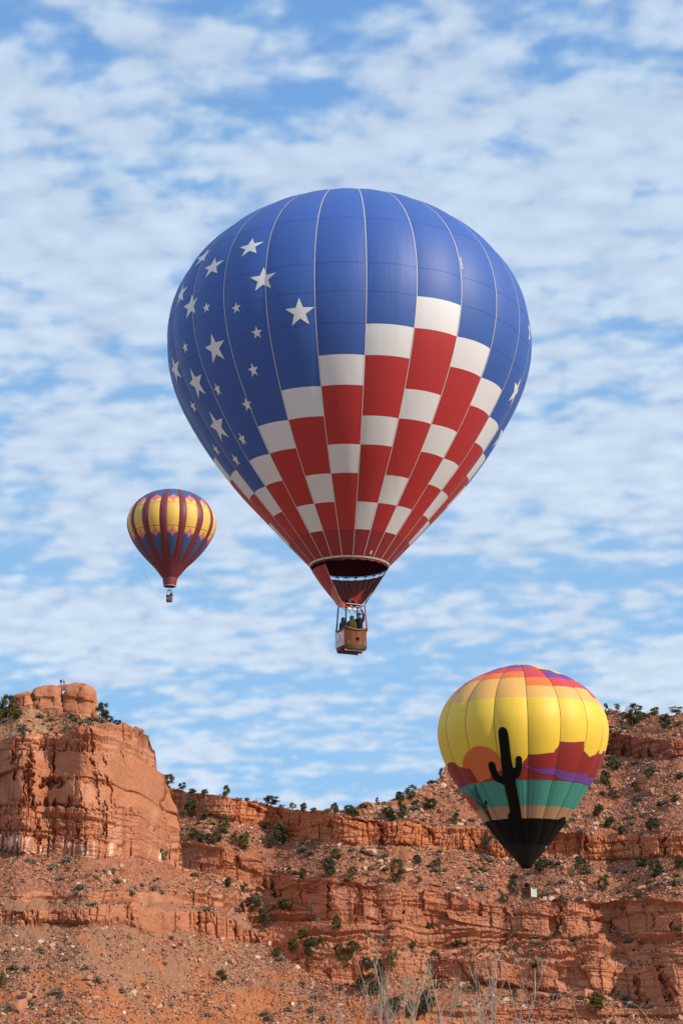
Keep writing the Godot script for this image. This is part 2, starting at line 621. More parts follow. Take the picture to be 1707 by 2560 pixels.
func land() -> void:
	big_cell = cells(1.0, FastNoiseLite.RETURN_CELL_VALUE, 101)
	big_edge = cells(1.0, FastNoiseLite.RETURN_DISTANCE2_SUB, 101)
	bed_cell = cells(1.0, FastNoiseLite.RETURN_CELL_VALUE, 105, 0.06)
	wave = noise(FastNoiseLite.TYPE_SIMPLEX_SMOOTH, 1.0, 2, 109)
	bump = noise(FastNoiseLite.TYPE_SIMPLEX, 1.0, 3, 111)
	grain = noise(FastNoiseLite.TYPE_SIMPLEX, 1.0, 2, 113)
	stain = noise(FastNoiseLite.TYPE_SIMPLEX_SMOOTH, 1.0, 3, 115)

	# the ground from under the camera to the horizon
	var g := Shape.new()
	var rings := [0.0, 6.0, 14.0, 30.0, 60.0, 100.0, 150.0, 200.0, 240.0, 300.0, 600.0, 1500.0, 4000.0, 9000.0]
	for r in rings:
		for j in 72:
			var a: float = TAU * j / 72.0
			var y: float = lerpf(0.0, -5.5, smoothstep(40.0, 240.0, r))
			g.tint = Color(0.27, 0.18, 0.115)
			g.add(Vector3(sin(a) * r, y, cos(a) * r), Vector3.UP)
	for k in rings.size() - 1:
		for j in 72:
			g.quad(k * 72 + j, k * 72 + (j + 1) % 72, (k + 1) * 72 + (j + 1) % 72, (k + 1) * 72 + j)
	var ground := part("ground", g.mesh(), tinted(), self)
	ground.set_meta("kind", "structure")
	ground.set_meta("label", "red desert soil in front of the cliffs")

	var none := PackedFloat32Array()
	var wall := Vector4(1.0, 0.25, 0.1, 0.0)
	# the butte on the left and the slope at its foot
	var sky_a := PackedFloat32Array([-220, 1800, -60, 1782, 0, 1776, 60, 1772, 140, 1782, 239, 1797, 271, 1803, 304, 1810, 329, 1817, 357, 1832, 371, 1842, 377, 1862, 389, 1880, 391, 1926, 407, 1937, 421, 1962, 425, 1984, 434, 2009, 443, 2023, 450, 2073, 454, 2101, 456, 2168, 500, 2178, 547, 2190, 600, 2222, 616, 2288, 652, 2358, 712, 2395, 780, 2436, 846, 2476, 900, 2525, 936, 2562, 990, 2660])
	var foot := PackedFloat32Array([-220, 2128, 0, 2131, 143, 2140, 321, 2144, 379, 2151, 456, 2174, 500, 2182, 700, 2230])
	near_land = terrain("hill", "red sandstone butte with a sheer wall above a stony slope", -220, 1000, 2.0, PackedFloat32Array([-220, 262, 240, 252, 330, 262, 456, 304, 600, 312, 1000, 330]), sky_a, [
		[PackedFloat32Array([-220, 2316, 0, 2313, 77, 2309, 191, 2309, 268, 2311, 318, 2313, 360, 2337, 406, 2337, 459, 2330, 497, 2330, 543, 2347, 600, 2357, 660, 2365]), 20.0, 0.0, wall, 0],
		[PackedFloat32Array([-220, 2272, 0, 2276, 200, 2276, 300, 2268, 330, 2262, 420, 2276, 560, 2288, 660, 2340]), 66.0, 0.95, Vector4(0.7, 0.5, 0.1, 0.7), 1],
		[PackedFloat32Array([-220, 2246, 0, 2250, 111, 2248, 300, 2256, 330, 2258, 420, 2262, 560, 2270, 660, 2300]), 27.0, 0.25, Vector4(0.4, 0.5, 0.5, 0.0), 0],
		[PackedFloat32Array([-220, 2236, 0, 2240, 111, 2232, 214, 2234, 325, 2238, 383, 2232, 452, 2236, 536, 2236, 600, 2251, 660, 2290]), 58.0, 0.9, Vector4(0.4, 0.8, 0.9, 0.3), 1],
		[foot, 21.0, 0.0, wall, 6],
		[PackedFloat32Array([-220, 2080, 0, 2084, 143, 2092, 321, 2098, 400, 2105, 456, 2140]), 74.0, 1.0, Vector4(0.5, 0.35, 0.25, 1.0), 4],
		[PackedFloat32Array([-220, 2018, 0, 2014, 120, 2020, 250, 2026, 330, 2034, 420, 2046, 456, 2090]), 77.0, 1.0, Vector4(0.7, 0.8, 0.45, 0.35), 1],
		[PackedFloat32Array([-220, 1872, 0, 1880, 60, 1884, 120, 1880, 230, 1880, 280, 1888, 340, 1900, 395, 1925, 440, 2020]), 81.0, 1.0, Vector4(1.2, 0.0, 0.0, 0.0), 1],
		[PackedFloat32Array([-220, 1850, 0, 1855, 59, 1837, 118, 1830, 230, 1828, 290, 1822, 340, 1826, 375, 1850]), 64.0, 1.0, Vector4(0.7, 1.0, 1.0, 0.0), 1],
		[none, 25.0, 0.12, Vector4(0.3, 0.6, 0.5, 0.0), 7],
	], 70.0, PackedFloat32Array([34, 1888, 38, 1955, 9, 2.0, 76, 1885, 70, 1960, 15, 2.6, 72, 1960, 78, 2020, 14, 2.4, 112, 1970, 150, 1966, 17, 3.0, 92, 1956, 165, 1956, 5, 1.2,
		168, 1957, 282, 1955, 4, 0.9, 228, 1905, 242, 1958, 5, 1.6, 262, 1886, 266, 1955, 6, 1.8, 250, 1935, 258, 1956, 4, 1.2, 242, 1958, 248, 2018, 4, 1.3, 260, 2005, 264, 2092, 6, 1.6,
		288, 2010, 352, 2042, 4, 1.0, 160, 2022, 262, 2030, 5, 1.4, 0, 2016, 90, 2022, 5, 1.3, 362, 2062, 395, 2072, 6, 1.5, 112, 1838, 116, 1880, 6, 1.6, 188, 1842, 190, 1875, 4, 1.2, 226, 1842, 232, 1876, 6, 1.6,
		60, 1846, 74, 1876, 10, 2.0, 120, 1876, 250, 1877, 4, 1.2, 372, 1864, 386, 1872, 7, 1.4, 190, 2052, 205, 2095, 7, 1.6, 96, 2055, 100, 2110, 6, 1.4, 20, 2060, 22, 2118, 6, 1.4,
		318, 2262, 330, 2312, 8, 2.0, 405, 2285, 409, 2335, 4, 1.4, 380, 2295, 402, 2295, 5, 1.3, 440, 2280, 447, 2330, 4, 1.3, 495, 2280, 500, 2325, 6, 1.6, 522, 2240, 532, 2290, 7, 1.6, 580, 2300, 590, 2345, 7, 1.8, 330, 2254, 560, 2272, 4, 1.0, 28, 2278, 30, 2306, 5, 1.6, 80, 2280, 84, 2306, 5, 1.4]))

	# the ridge behind: saddle in the middle, hill on the right
	var sky_b := PackedFloat32Array([340, 1940, 424, 1967, 471, 1982, 529, 1989, 596, 2000, 650, 2009, 712, 2020, 770, 2029, 800, 2030, 850, 2026, 891, 2016, 936, 2007, 994, 1998, 1047, 1976, 1085, 1952, 1108, 1937, 1111, 1912, 1124, 1908, 1134, 1925, 1200, 1880, 1300, 1825, 1400, 1793, 1450, 1780, 1517, 1775, 1568, 1778, 1614, 1783, 1666, 1789, 1707, 1787, 1900, 1790])
	far_land = terrain("hill", "long red sandstone ridge of cliff bands and rubble slopes", 340, 1880, 2.0, PackedFloat32Array([340, 412, 640, 410, 800, 404, 980, 400, 1200, 404, 1400, 398, 1600, 398, 1720, 394, 1880, 392]), sky_b, [
		[PackedFloat32Array([340, 2600, 976, 2590, 1280, 2550, 1500, 2545, 1900, 2545]), 20.0, 0.1, Vector4(0.4, 0.4, 0.5, 0), 6],
		[PackedFloat32Array([340, 2590, 900, 2540, 1040, 2530, 1280, 2518, 1500, 2524, 1900, 2528]), 58.0, 0.9, Vector4(0.5, 0.2, 1.0, 0), 5],
		[PackedFloat32Array([340, 2560, 900, 2455, 1000, 2441, 1135, 2450, 1270, 2464, 1360, 2481, 1451, 2486, 1541, 2490, 1649, 2518, 1707, 2522, 1900, 2520]), 27.0, 0.1, Vector4(0.5, 0.8, 0.3, 0), 6],
		[PackedFloat32Array([340, 2560, 860, 2410, 976, 2391, 1135, 2400, 1270, 2414, 1406, 2418, 1541, 2418, 1640, 2409, 1900, 2405]), 74.0, 1.0, Vector4(1.0, 0.15, 0.25, 0), 5],
		[PackedFloat32Array([340, 2470, 720, 2330, 824, 2345, 891, 2352, 980, 2358, 1113, 2360, 1252, 2366, 1496, 2372, 1900, 2370]), 38.0, 0.9, Vector4(0.4, 0.35, 1.05, 0), 5],
		[PackedFloat32Array([340, 2200, 456, 2170, 547, 2188, 623, 2210, 677, 2241, 730, 2259, 788, 2288, 824, 2302, 891, 2311, 980, 2317, 1113, 2319, 1252, 2324, 1338, 2337, 1496, 2333, 1631, 2333, 1900, 2325]), 42.0, 0.9, Vector4(0.4, 0.3, 1.15, 0), 5],
		[PackedFloat32Array([340, 2170, 456, 2150, 547, 2162, 640, 2185, 730, 2225, 824, 2250, 980, 2270, 1203, 2290, 1400, 2290, 1900, 2290]), 76.0, 1.0, Vector4(1.1, 0.12, 0.22, 0.0), 1],
		[PackedFloat32Array([340, 2100, 456, 2110, 547, 2119, 592, 2132, 641, 2150, 677, 2177, 712, 2186, 757, 2197, 824, 2199, 891, 2206, 980, 2224, 1100, 2233, 1203, 2256, 1280, 2268, 1406, 2252, 1473, 2254, 1900, 2252]), 66.0, 1.0, Vector4(0.9, 0.35, 0.55, 0.0), 1],
		[PackedFloat32Array([340, 2010, 427, 2022, 512, 2040, 601, 2058, 668, 2074, 721, 2101, 775, 2106, 846, 2106, 936, 2112, 1016, 2115, 1090, 2121, 1203, 2132, 1257, 2150, 1406, 2141, 1496, 2152, 1586, 2148, 1900, 2144]), 31.0, 0.08, Vector4(0.4, 0.9, 0.3, 0), 6],
		[PackedFloat32Array([340, 1950, 424, 1968, 529, 1990, 650, 2010, 770, 2030, 829, 2039, 891, 2047, 936, 2052, 1025, 2058, 1068, 2064, 1135, 2067, 1194, 2074, 1406, 2087, 1496, 2092, 1586, 2094, 1900, 2088]), 77.0, 1.0, Vector4(0.8, 0.6, 0.25, 0.5), 2],
		[PackedFloat32Array([340, 1900, 1250, 1905, 1400, 1893, 1522, 1886, 1559, 1894, 1593, 1901, 1644, 1892, 1678, 1892, 1900, 1886]), 32.0, 0.05, Vector4(0.4, 0.9, 0.3, 0), 6],
		[PackedFloat32Array([340, 1900, 1250, 1904, 1400, 1850, 1525, 1835, 1593, 1841, 1627, 1845, 1661, 1850, 1707, 1857, 1900, 1858]), 75.0, 1.0, Vector4(0.9, 0.8, 0.4, 0.3), 3],
		[none, 30.0, 0.3, Vector4(0.5, 0.9, 0.7, 0), 6],
	], 80.0, PackedFloat32Array([682, 2205, 686, 2240, 9, 4.0, 822, 2205, 823, 2296, 6, 2.6, 750, 2200, 754, 2262, 4, 1.4, 549, 2150, 580, 2155, 4, 1.0, 930, 2235, 962, 2295, 5, 1.4, 840, 2200, 856, 2204, 5, 1.4,
		724, 2080, 780, 2104, 6, 1.8, 622, 2014, 650, 2024, 6, 2.0, 690, 2022, 706, 2032, 5, 2.0, 826, 2048, 836, 2100, 4, 1.6, 950, 2060, 958, 2108, 8, 2.6, 1060, 2066, 1092, 2110, 7, 2.2, 1170, 2088, 1196, 2120, 6, 2.0, 1460, 2092, 1466, 2140, 8, 2.4, 1535, 2106, 1560, 2118, 7, 2.2, 1600, 2092, 1606, 2144, 8, 2.4, 1660, 2094, 1668, 2146, 9, 2.6,
		1262, 2276, 1268, 2320, 7, 1.8, 1400, 2262, 1394, 2330, 6, 1.6, 1530, 2300, 1540, 2325, 8, 2.4, 1630, 2275, 1634, 2330, 5, 1.5, 1065, 2398, 1090, 2445, 10, 2.6, 1533, 2430, 1536, 2488, 5, 1.6, 1590, 2440, 1600, 2500, 10, 2.2, 1650, 2420, 1672, 2500, 12, 3.0, 1330, 2448, 1332, 2462, 7, 1.6, 1300, 2388, 1500, 2392, 5, 1.5, 1260, 2352, 1480, 2356, 4, 1.3, 1480, 2345, 1707, 2350, 4, 1.3,
		1565, 1855, 1560, 1890, 9, 2.2, 1600, 1878, 1608, 1900, 8, 2.0, 1622, 1862, 1628, 1894, 6, 1.8, 1525, 1850, 1535, 1884, 7, 1.6]))
	rubble(near_land, [0, 2, 4, 9], 40000, 41, 0.85, "loose pale stones strewn over the slope under the butte")
	rubble(far_land, [0, 2, 8, 10, 12], 56000, 43, 1.0, "broken sandstone rubble strewn over the ridge slopes")


var stones: Array[Mesh] = []


func rocks() -> void:
	var r := RandomNumberGenerator.new()
	r.seed = 77
	for k in 7:
		# a corner-cut block: the points of a jittered box with its edges broken
		var pts := PackedVector3Array()
		for j in 14:
			var d := Vector3(r.randf_range(-1, 1), r.randf_range(-1, 1), r.randf_range(-1, 1))
			d = d / maxf(maxf(absf(d.x), absf(d.y)), absf(d.z))
			d = d.lerp(d.normalized(), r.randf_range(0.1, 0.55))
			pts.append(Vector3(d.x * 0.5, d.y * r.randf_range(0.30, 0.36), d.z * 0.42))
		stones.append(hull(pts))


# The convex hull of a few points, flat shaded
func hull(pts: PackedVector3Array) -> ArrayMesh:
	var s := Shape.new()
	s.smooth = false
	var n := pts.size()
	for a in n:
		for b in range(a + 1, n):
			for c in range(b + 1, n):
				var nn := (pts[b] - pts[a]).cross(pts[c] - pts[a])
				if nn.length() < 1e-6:
					continue
				nn = nn.normalized()
				var above := false
				var below := false
				for k in n:
					if k == a or k == b or k == c:
						continue
					var h := nn.dot(pts[k] - pts[a])
					above = above or h > 1e-6
					below = below or h < -1e-6
				if above and below:
					continue
				s.face([pts[a], pts[b], pts[c]], nn if below else -nn)
	return s.mesh()


func stone_tone(r: RandomNumberGenerator) -> Color:
	var t := r.randf()
	var c := Color(0.36, 0.148, 0.083).lerp(Color(0.52, 0.30, 0.20), pow(t, 1.6))
	if r.randf() < 0.10:
		c = Color(0.60, 0.42, 0.30)
	if r.randf() < 0.15:
		c = Color(0.30, 0.10, 0.055)
	return c * r.randf_range(0.88, 1.1)


func spot(l: Land, r: RandomNumberGenerator, bands: Array) -> int:
	for k in 500:
		var c := r.randi_range(3, l.cols - 4)
		var row := r.randi_range(2, l.rows - 3)
		var b := l.band[row]
		if not bands.has(int(b)):
			continue
		var at := c * l.all + row
		if l.p[at].distance_to(l.p[at + 1]) < 0.02:
			continue
		if stain.get_noise_3d(l.p[at].x * 0.06, l.p[at].y * 0.10, 9.0) + stain.get_noise_3d(l.p[at].x * 0.3, l.p[at].y * 0.4, 19.0) * 0.6 + r.randf_range(-0.4, 0.4) < 0.0:
			continue
		return at
	return -1


func rubble(l: Land, bands: Array, count: int, key: int, scale: float, label: String) -> void:
	var r := RandomNumberGenerator.new()
	r.seed = key
	var kinds := 4
	for k in kinds:
		var mm := MultiMesh.new()
		mm.transform_format = MultiMesh.TRANSFORM_3D
		mm.use_colors = true
		mm.mesh = stones[k]
		var put: Array[Transform3D] = []
		var tint := PackedColorArray()
		while put.size() < count / kinds:
			var at := spot(l, r, bands)
			if at < 0:
				continue
			var p := l.p[at]
			var size := 0.09 + 0.22 * pow(r.randf(), 2.5) + (0.7 * pow(r.randf(), 2.0) if r.randf() < 0.022 else 0.0)
			size *= Vector2(p.x, p.z).length() / 290.0 * scale
			var b := Basis.from_euler(Vector3(r.randf_range(-0.6, 0.6), r.randf() * TAU, r.randf_range(-0.6, 0.6))).scaled(Vector3.ONE * size * 1.7)
			put.append(Transform3D(b, p + Vector3(r.randf_range(-0.2, 0.2), size * 0.22, r.randf_range(-0.2, 0.2))))
			tint.append(stone_tone(r))
		mm.instance_count = put.size()
		for j in put.size():
			mm.set_instance_transform(j, put[j])
			mm.set_instance_color(j, tint[j])
		var o := MultiMeshInstance3D.new()
		o.name = numbered("rubble")
		o.multimesh = mm
		o.material_override = tinted()
		add_child(o, true)
		o.set_meta("kind", "stuff")
		o.set_meta("label", label)


# The place on the land that shows at a spot of the photograph
func ground_at(x: float, y: float) -> Vector3:
	var best := Vector3.ZERO
	for l in [near_land, far_land]:
		var c := int((x - l.x0) / l.step)
		if c < 0 or c >= l.cols:
			continue
		var miss := 14.0 if l == near_land else 1e9
		for row in l.rows:
			var p: Vector3 = l.p[c * l.all + row]
			var e := absf(seen(p).y - y)
			if e < miss:
				miss = e
				best = p
		if best != Vector3.ZERO:
			break
	return best


# ---------------------------------------------------------------- balloons
class Envelope:
	var r := PackedFloat32Array()      # radius and height of the profile, from the mouth (0) to the crown (1)
	var h := PackedFloat32Array()
	var seams := PackedFloat32Array()  # degrees round the axis, 0 towards the camera
	var lobe := 0.012                  # how deep the seams sit between the gores
	var pleat := 0.0

	func curve(a: PackedFloat32Array, s: float) -> float:
		var m := a.size() - 1
		var f := clampf(s, 0.0, 1.0) * m
		var k := mini(int(f), m - 1)
		var t := f - k
		var p0 := a[maxi(k - 1, 0)]
		var p1 := a[k]
		var p2 := a[k + 1]
		var p3 := a[mini(k + 2, m)]
		var m1 := (p2 - p0) * (0.5 if k > 0 else 1.0)
		var m2 := (p3 - p1) * (0.5 if k < m - 1 else 1.0)
		var t2 := t * t
		var t3 := t2 * t
		return (2.0 * t3 - 3.0 * t2 + 1.0) * p1 + (t3 - 2.0 * t2 + t) * m1 + (-2.0 * t3 + 3.0 * t2) * p2 + (t3 - t2) * m2

	func width(g: int) -> float:
		return fposmod(seams[(g + 1) % seams.size()] - seams[g], 360.0)

	func at(g: int, w: float, s: float, off := 0.0) -> Vector3:
		var a := deg_to_rad(seams[g] + w * width(g))
		var u := clampf(2.0 * w - 1.0, -1.0, 1.0)
		var k := 1.0 - lobe * u * u * smoothstep(0.0, 0.12, s) * smoothstep(1.02, 0.86, s)
		if pleat > 0.0:
			k += pleat * smoothstep(0.30, 0.12, s) * (sin(w * 29.0 + g * 2.3) + sin(w * 47.0 + g)) * (0.4 + 0.6 * absf(sin(g * 1.7)))
		var q := maxf(curve(r, s), 0.01) * k + off
		return Vector3(q * sin(a), curve(h, s), q * cos(a))

	func normal(g: int, w: float, s: float) -> Vector3:
		var w0 := clampf(w - 0.03, 0.0, 0.94)
		var s0 := clampf(s - 0.004, 0.0, 0.99)
		var nn := (at(g, w0 + 0.06, s) - at(g, w0, s)).cross(at(g, w, s0 + 0.008) - at(g, w, s0)).normalized()
		var p := at(g, w, s)
		return nn if nn.dot(Vector3(p.x, 0.0 if s < 0.9 else 50.0, p.z)) > 0.0 else -nn

	# a piece of one gore between two heights and two shares of its width
	func panel(g: int, s0: float, s1: float, off := 0.0, w0 := 0.0, w1 := 1.0, nx := 10) -> ArrayMesh:
		var m := Shape.new()
		var ny := maxi(int((s1 - s0) * 110.0), 1)
		for j in ny + 1:
			for i in nx + 1:
				var w := lerpf(w0, w1, float(i) / nx)
				var s := lerpf(s0, s1, float(j) / ny)
				m.add(at(g, w, s, off), normal(g, w, s))
		for j in ny:
			for i in nx:
				var a := j * (nx + 1) + i
				m.quad(a, a + 1, a + nx + 2, a + nx + 1)
		return m.mesh()

	# a shape sewn on: a polygon of (degrees, height share x 100) laid over the gores it crosses
	func sewn(poly: PackedVector2Array, off: float, only := -1) -> ArrayMesh:
		var m := Shape.new()
		var lo := poly[0]
		var hi := poly[0]
		for p in poly:
			lo = lo.min(p)
			hi = hi.max(p)
		for g in seams.size():
			if only >= 0 and g != only:
				continue
			for turn in [-360.0, 0.0, 360.0]:
				var left: float = seams[g] + turn
				var wide := width(g)
				if left > hi.x or left + wide < lo.x:
					continue
				var nx := 14
				for i in nx:
					var x0 := left + wide * i / nx
					var x1 := left + wide * (i + 1) / nx
					if x0 > hi.x or x1 < lo.x:
						continue
					var y := floorf(lo.y)
					while y < hi.y:
						var cell := PackedVector2Array([Vector2(x0, y), Vector2(x1, y), Vector2(x1, y + 1.0), Vector2(x0, y + 1.0)])
						for bit in Geometry2D.intersect_polygons(poly, cell):
							var t := Geometry2D.triangulate_polygon(bit)
							var first := m.v.size()
							for p in bit:
								var w: float = (p.x - left) / wide
								m.add(at(g, w, p.y * 0.01, off), normal(g, w, p.y * 0.01))
							for k in range(0, t.size(), 3):
								m.tri(first + t[k], first + t[k + 1], first + t[k + 2])
						y += 1.0
		return m.mesh()

	# a narrow tape along a seam
	func tape(g: int, s0: float, s1: float, wide: float, off: float) -> ArrayMesh:
		var m := Shape.new()
		var ny := int((s1 - s0) * 90.0)
		var a := deg_to_rad(seams[g])
		var side := Vector3(cos(a), 0, -sin(a)) * wide * 0.5
		for j in ny + 1:
			var s := lerpf(s0, s1, float(j) / ny)
			var p := at(g, 0.0, s, off)
			var nn := (normal(g, 0.0, s) + normal((g + seams.size() - 1) % seams.size(), 1.0, s)).normalized()
			p += nn * off
			m.add(p - side, nn)
			m.add(p + side, nn)
		for j in ny:
			m.quad(j * 2, j * 2 + 1, j * 2 + 3, j * 2 + 2)
		return m.mesh()

	# a thin tape round the envelope
	func hoop(s: float, tall: float, off: float, gores: Array) -> ArrayMesh:
		var m := Shape.new()
		for g in gores:
			for i in 8:
				var first := m.v.size()
				for e in [[0, 0.0], [1, 0.0], [1, tall], [0, tall]]:
					var w: float = (i + e[0]) / 8.0
					m.add(at(g, w, s + e[1], off), normal(g, w, s))
				m.quad(first, first + 1, first + 2, first + 3)
		return m.mesh()


func pairs(l: Array) -> PackedVector2Array:
	var p := PackedVector2Array()
	for k in range(0, l.size(), 2):
		p.append(Vector2(l[k], l[k + 1] * 0.1))
	return p


func star_shape(at: Vector2, tall: float, wide: float) -> PackedVector2Array:
	var p := PackedVector2Array()
	for k in 10:
		var a := PI * k / 5.0
		var q := 1.0 if k % 2 == 0 else 0.40
		p.append(at + Vector2(sin(a) * wide, cos(a) * tall) * q)
	return p


func wicker() -> StandardMaterial3D:
	var im := Image.create(64, 64, false, Image.FORMAT_RGB8)
	var hi := Image.create(64, 64, false, Image.FORMAT_RGB8)
	for y in 64:
		for x in 64:
			var over := ((x / 8) + (y / 4)) % 2 == 0
			var e := absf(sin(PI * (y % 4 + 0.5) / 4.0)) * (1.0 if over else 0.45) * (0.5 + 0.5 * absf(sin(PI * (x % 8 + 0.5) / 8.0)))
			var n := fposmod(sin(x * 12.9898 + y * 78.233) * 43758.5453, 1.0)
			im.set_pixel(x, y, Color(0.62, 0.37, 0.17).lerp(Color(0.27, 0.13, 0.05), n * 0.35 + (0.0 if over else 0.45) + (0.3 if x % 32 < 7 else 0.0)))
			hi.set_pixel(x, y, Color(e, e, e))
	var m := StandardMaterial3D.new()
	m.albedo_texture = ImageTexture.create_from_image(im)
	m.heightmap_enabled = true
	m.heightmap_texture = ImageTexture.create_from_image(hi)
	m.heightmap_scale = 2.0
	m.uv1_triplanar = true
	m.uv1_scale = Vector3(1.7, 1.7, 1.7)
	m.roughness = 0.75
	return m


var cane: StandardMaterial3D
var skin_red: StandardMaterial3D


# A wicker basket with rim, floor, skids, poles, burner frame and burners, all children of the balloon. at: middle of the floor; mid: height of the burner frame over the floor
func basket(t: Node3D, at: Vector3, yaw: float, w: float, d: float, tall: float, top: float, frame: float, trim: Array) -> Node3D:
	var rot := Basis(Vector3.UP, deg_to_rad(yaw))
	var o := Transform3D(rot, at)
	var m := Shape.new()
	var ring := 28
	var levels := [[0.0, 0.93], [0.06, 0.97], [0.30, 1.0], [0.6, 0.985], [0.85, 0.99], [1.0, 1.03]]
	for l in levels:
		for j in ring:
			var p := _square(float(j) / ring, w * 0.5 * l[1], d * 0.5 * l[1])
			var dip := 0.0
			if l[0] > 0.5:
				dip = _dip(float(j) / ring) * tall * 0.10 * (l[0] - 0.5) * 2.0
			m.add(o * Vector3(p.x, l[0] * tall - dip, p.y), (rot * Vector3(p.x / w, 0, p.y / d)).normalized())
	for k in levels.size() - 1:
		for j in ring:
			m.quad(k * ring + j, k * ring + (j + 1) % ring, (k + 1) * ring + (j + 1) % ring, (k + 1) * ring + j)
	var f := m.add(o * Vector3(0, 0.0, 0), Vector3.DOWN)
	for j in ring:
		m.tri(f, j, (j + 1) % ring)
	var body := part("wicker_basket", m.mesh(), cane, t)
	var rim := Shape.new()
	var path := PackedVector3Array()
	for j in ring:
		var p := _square(float(j) / ring, w * 0.515, d * 0.515)
		path.append(o * Vector3(p.x, tall - _dip(float(j) / ring) * tall * 0.10, p.y))
	rim.tube(path, 0.055, 0.055, 8, true)
	part("padded_rim", rim.mesh(), paint(trim[0], 0.6), body)
	var low := Shape.new()
	for l in [[0.005, 0.955], [0.05, 0.985], [0.17, 1.012]]:
		for j in ring:
			var p := _square(float(j) / ring, w * 0.5 * l[1] + 0.008, d * 0.5 * l[1] + 0.008)
			low.add(o * Vector3(p.x, l[0] * tall, p.y), (rot * Vector3(p.x / w, 0, p.y / d)).normalized())
	for k in 2:
		for j in ring:
			low.quad(k * ring + j, k * ring + (j + 1) % ring, (k + 1) * ring + (j + 1) % ring, (k + 1) * ring + j)
	part("leather_band", low.mesh(), paint(trim[1], 0.7), body)
	for k in [-1.0, 0.0, 1.0]:
		var sk := Shape.new()
		sk.box(o * Transform3D(Basis(), Vector3(0, -0.045, k * d * 0.36)), Vector3(w * 0.92, 0.07, 0.06))
		part("skid", sk.mesh(), paint(Color(0.52, 0.38, 0.24) if k > 0.5 else Color(0.12, 0.08, 0.05), 0.6), body)
	var step := Shape.new()
	step.box(o * Transform3D(Basis(), Vector3(w * 0.03, tall * 0.47, d * 0.5 + 0.012)), Vector3(0.19, 0.19, 0.02))
	var hole := part("step_hole_frame", step.mesh(), paint(Color(0.12, 0.08, 0.05), 0.9), body)
	var dark := Shape.new()
	dark.box(o * Transform3D(Basis(), Vector3(w * 0.03, tall * 0.47, d * 0.5 + 0.018)), Vector3(0.14, 0.14, 0.02))
	var pit := paint(Color(0.006, 0.005, 0.005), 1.0)
	pit.metallic_specular = 0.0
	part("step_hole", dark.mesh(), pit, body)
	for sx in [-1.0, 1.0]:
		for ty in [0.28, 0.62, 0.85]:
			var st := Shape.new()
			st.box(o * Transform3D(Basis(), Vector3(sx * w * 0.36, tall * ty, d * 0.5 + 0.006)), Vector3(0.012, tall * 0.2, 0.012))
			if ty < 0.3:
				part("hanging_strap", st.mesh(), paint(Color(0.55, 0.42, 0.28)), body)
	# poles in their padded sleeves, then the burner frame and two burners
	var ends := []
	for sx in [-1.0, 1.0]:
		for sz in [-1.0, 1.0]:
			var a: Vector3 = o * Vector3(sx * w * 0.46, tall * 0.96, sz * d * 0.46)
			var b: Vector3 = o * Vector3(sx * frame * 0.5, top, sz * frame * 0.42)
			ends.append(b)
			var pole := Shape.new()
			pole.tube(PackedVector3Array([a, a.lerp(b, 0.3) + Vector3(0.01, 0, 0.01), a.lerp(b, 0.7), b]), 0.040, 0.032, 7)
			var red: bool = sx > 0.0 and sz > 0.0
			part("pole_sleeve", pole.mesh(), paint(trim[2] if red else trim[3], 0.8), t)
	var fr := Shape.new()
	for k in [[0, 1], [1, 3], [3, 2], [2, 0]]:
		fr.tube(PackedVector3Array([ends[k[0]], ends[k[1]]]), 0.022, 0.022, 6)
	fr.tube(PackedVector3Array([ends[0].lerp(ends[1], 0.5), ends[2].lerp(ends[3], 0.5)]), 0.02, 0.02, 6)
	part("burner_frame", fr.mesh(), paint(Color(0.42, 0.41, 0.40), 0.5, 0.3), t)
	for sx in [-1.0, 1.0]:
		var can := Shape.new()
		var c: Vector3 = o * Vector3(sx * 0.15, top + 0.02, 0)
		can.lathe(c, PackedVector2Array([Vector2(0.05, -0.02), Vector2(0.11, 0.0), Vector2(0.125, 0.10), Vector2(0.12, 0.24), Vector2(0.105, 0.25), Vector2(0.10, 0.12), Vector2(0.0, 0.06)]), 14)
		var bn := part("burner", can.mesh(), paint(Color(0.035, 0.033, 0.032), 0.45, 0.6), t)
		var coil := Shape.new()
		var turns := PackedVector3Array()
		for k in 40:
			var g := TAU * k / 10.0
			turns.append(c + Vector3(sin(g) * 0.085, 0.05 + 0.004 * k, cos(g) * 0.085))
		coil.tube(turns, 0.009, 0.009, 5)
		part("coil", coil.mesh(), paint(Color(0.45, 0.35, 0.26), 0.4, 0.9), bn)
		var block := Shape.new()
		block.box(Transform3D(rot, o * Vector3(sx * 0.15, top - 0.17, 0.05)), Vector3(0.15, 0.13, 0.10))
		part("valve_block", block.mesh(), paint(Color(0.78, 0.78, 0.77), 0.4), bn)
		var grip := Shape.new()
		var loop := PackedVector3Array()
		for k in 9:
			var g := PI * k / 8.0
			loop.append(o * Vector3(sx * 0.15 + cos(g) * 0.06, top - 0.24 - sin(g) * 0.11, 0.06))
		grip.tube(loop, 0.010, 0.010, 5)
		part("blast_handle", grip.mesh(), paint(Color(0.03, 0.03, 0.03)), bn)
	var hose := Shape.new()
	for sx in [-1.0, 1.0]:
		var hp := PackedVector3Array()
		for k in 9:
			var g := k / 8.0
			hp.append(o * Vector3(sx * lerpf(0.2, frame * 0.5, g), top - 0.12 - 0.13 * sin(PI * g), 0.05))
		hose.tube(hp, 0.012, 0.012, 5)
	part("fuel_hose", hose.mesh(), paint(Color(0.02, 0.02, 0.022)), t)
	return body


func _square(f: float, w: float, d: float) -> Vector2:
	var a := TAU * (f + 0.125)
	var c := Vector2(sin(a), cos(a))
	var k := pow(pow(absf(c.x), 7.0) + pow(absf(c.y), 7.0), -1.0 / 7.0)
	return Vector2(c.x * w, c.y * d) * k


func _dip(f: float) -> float:
	return absf(sin(TAU * 2.0 * f))


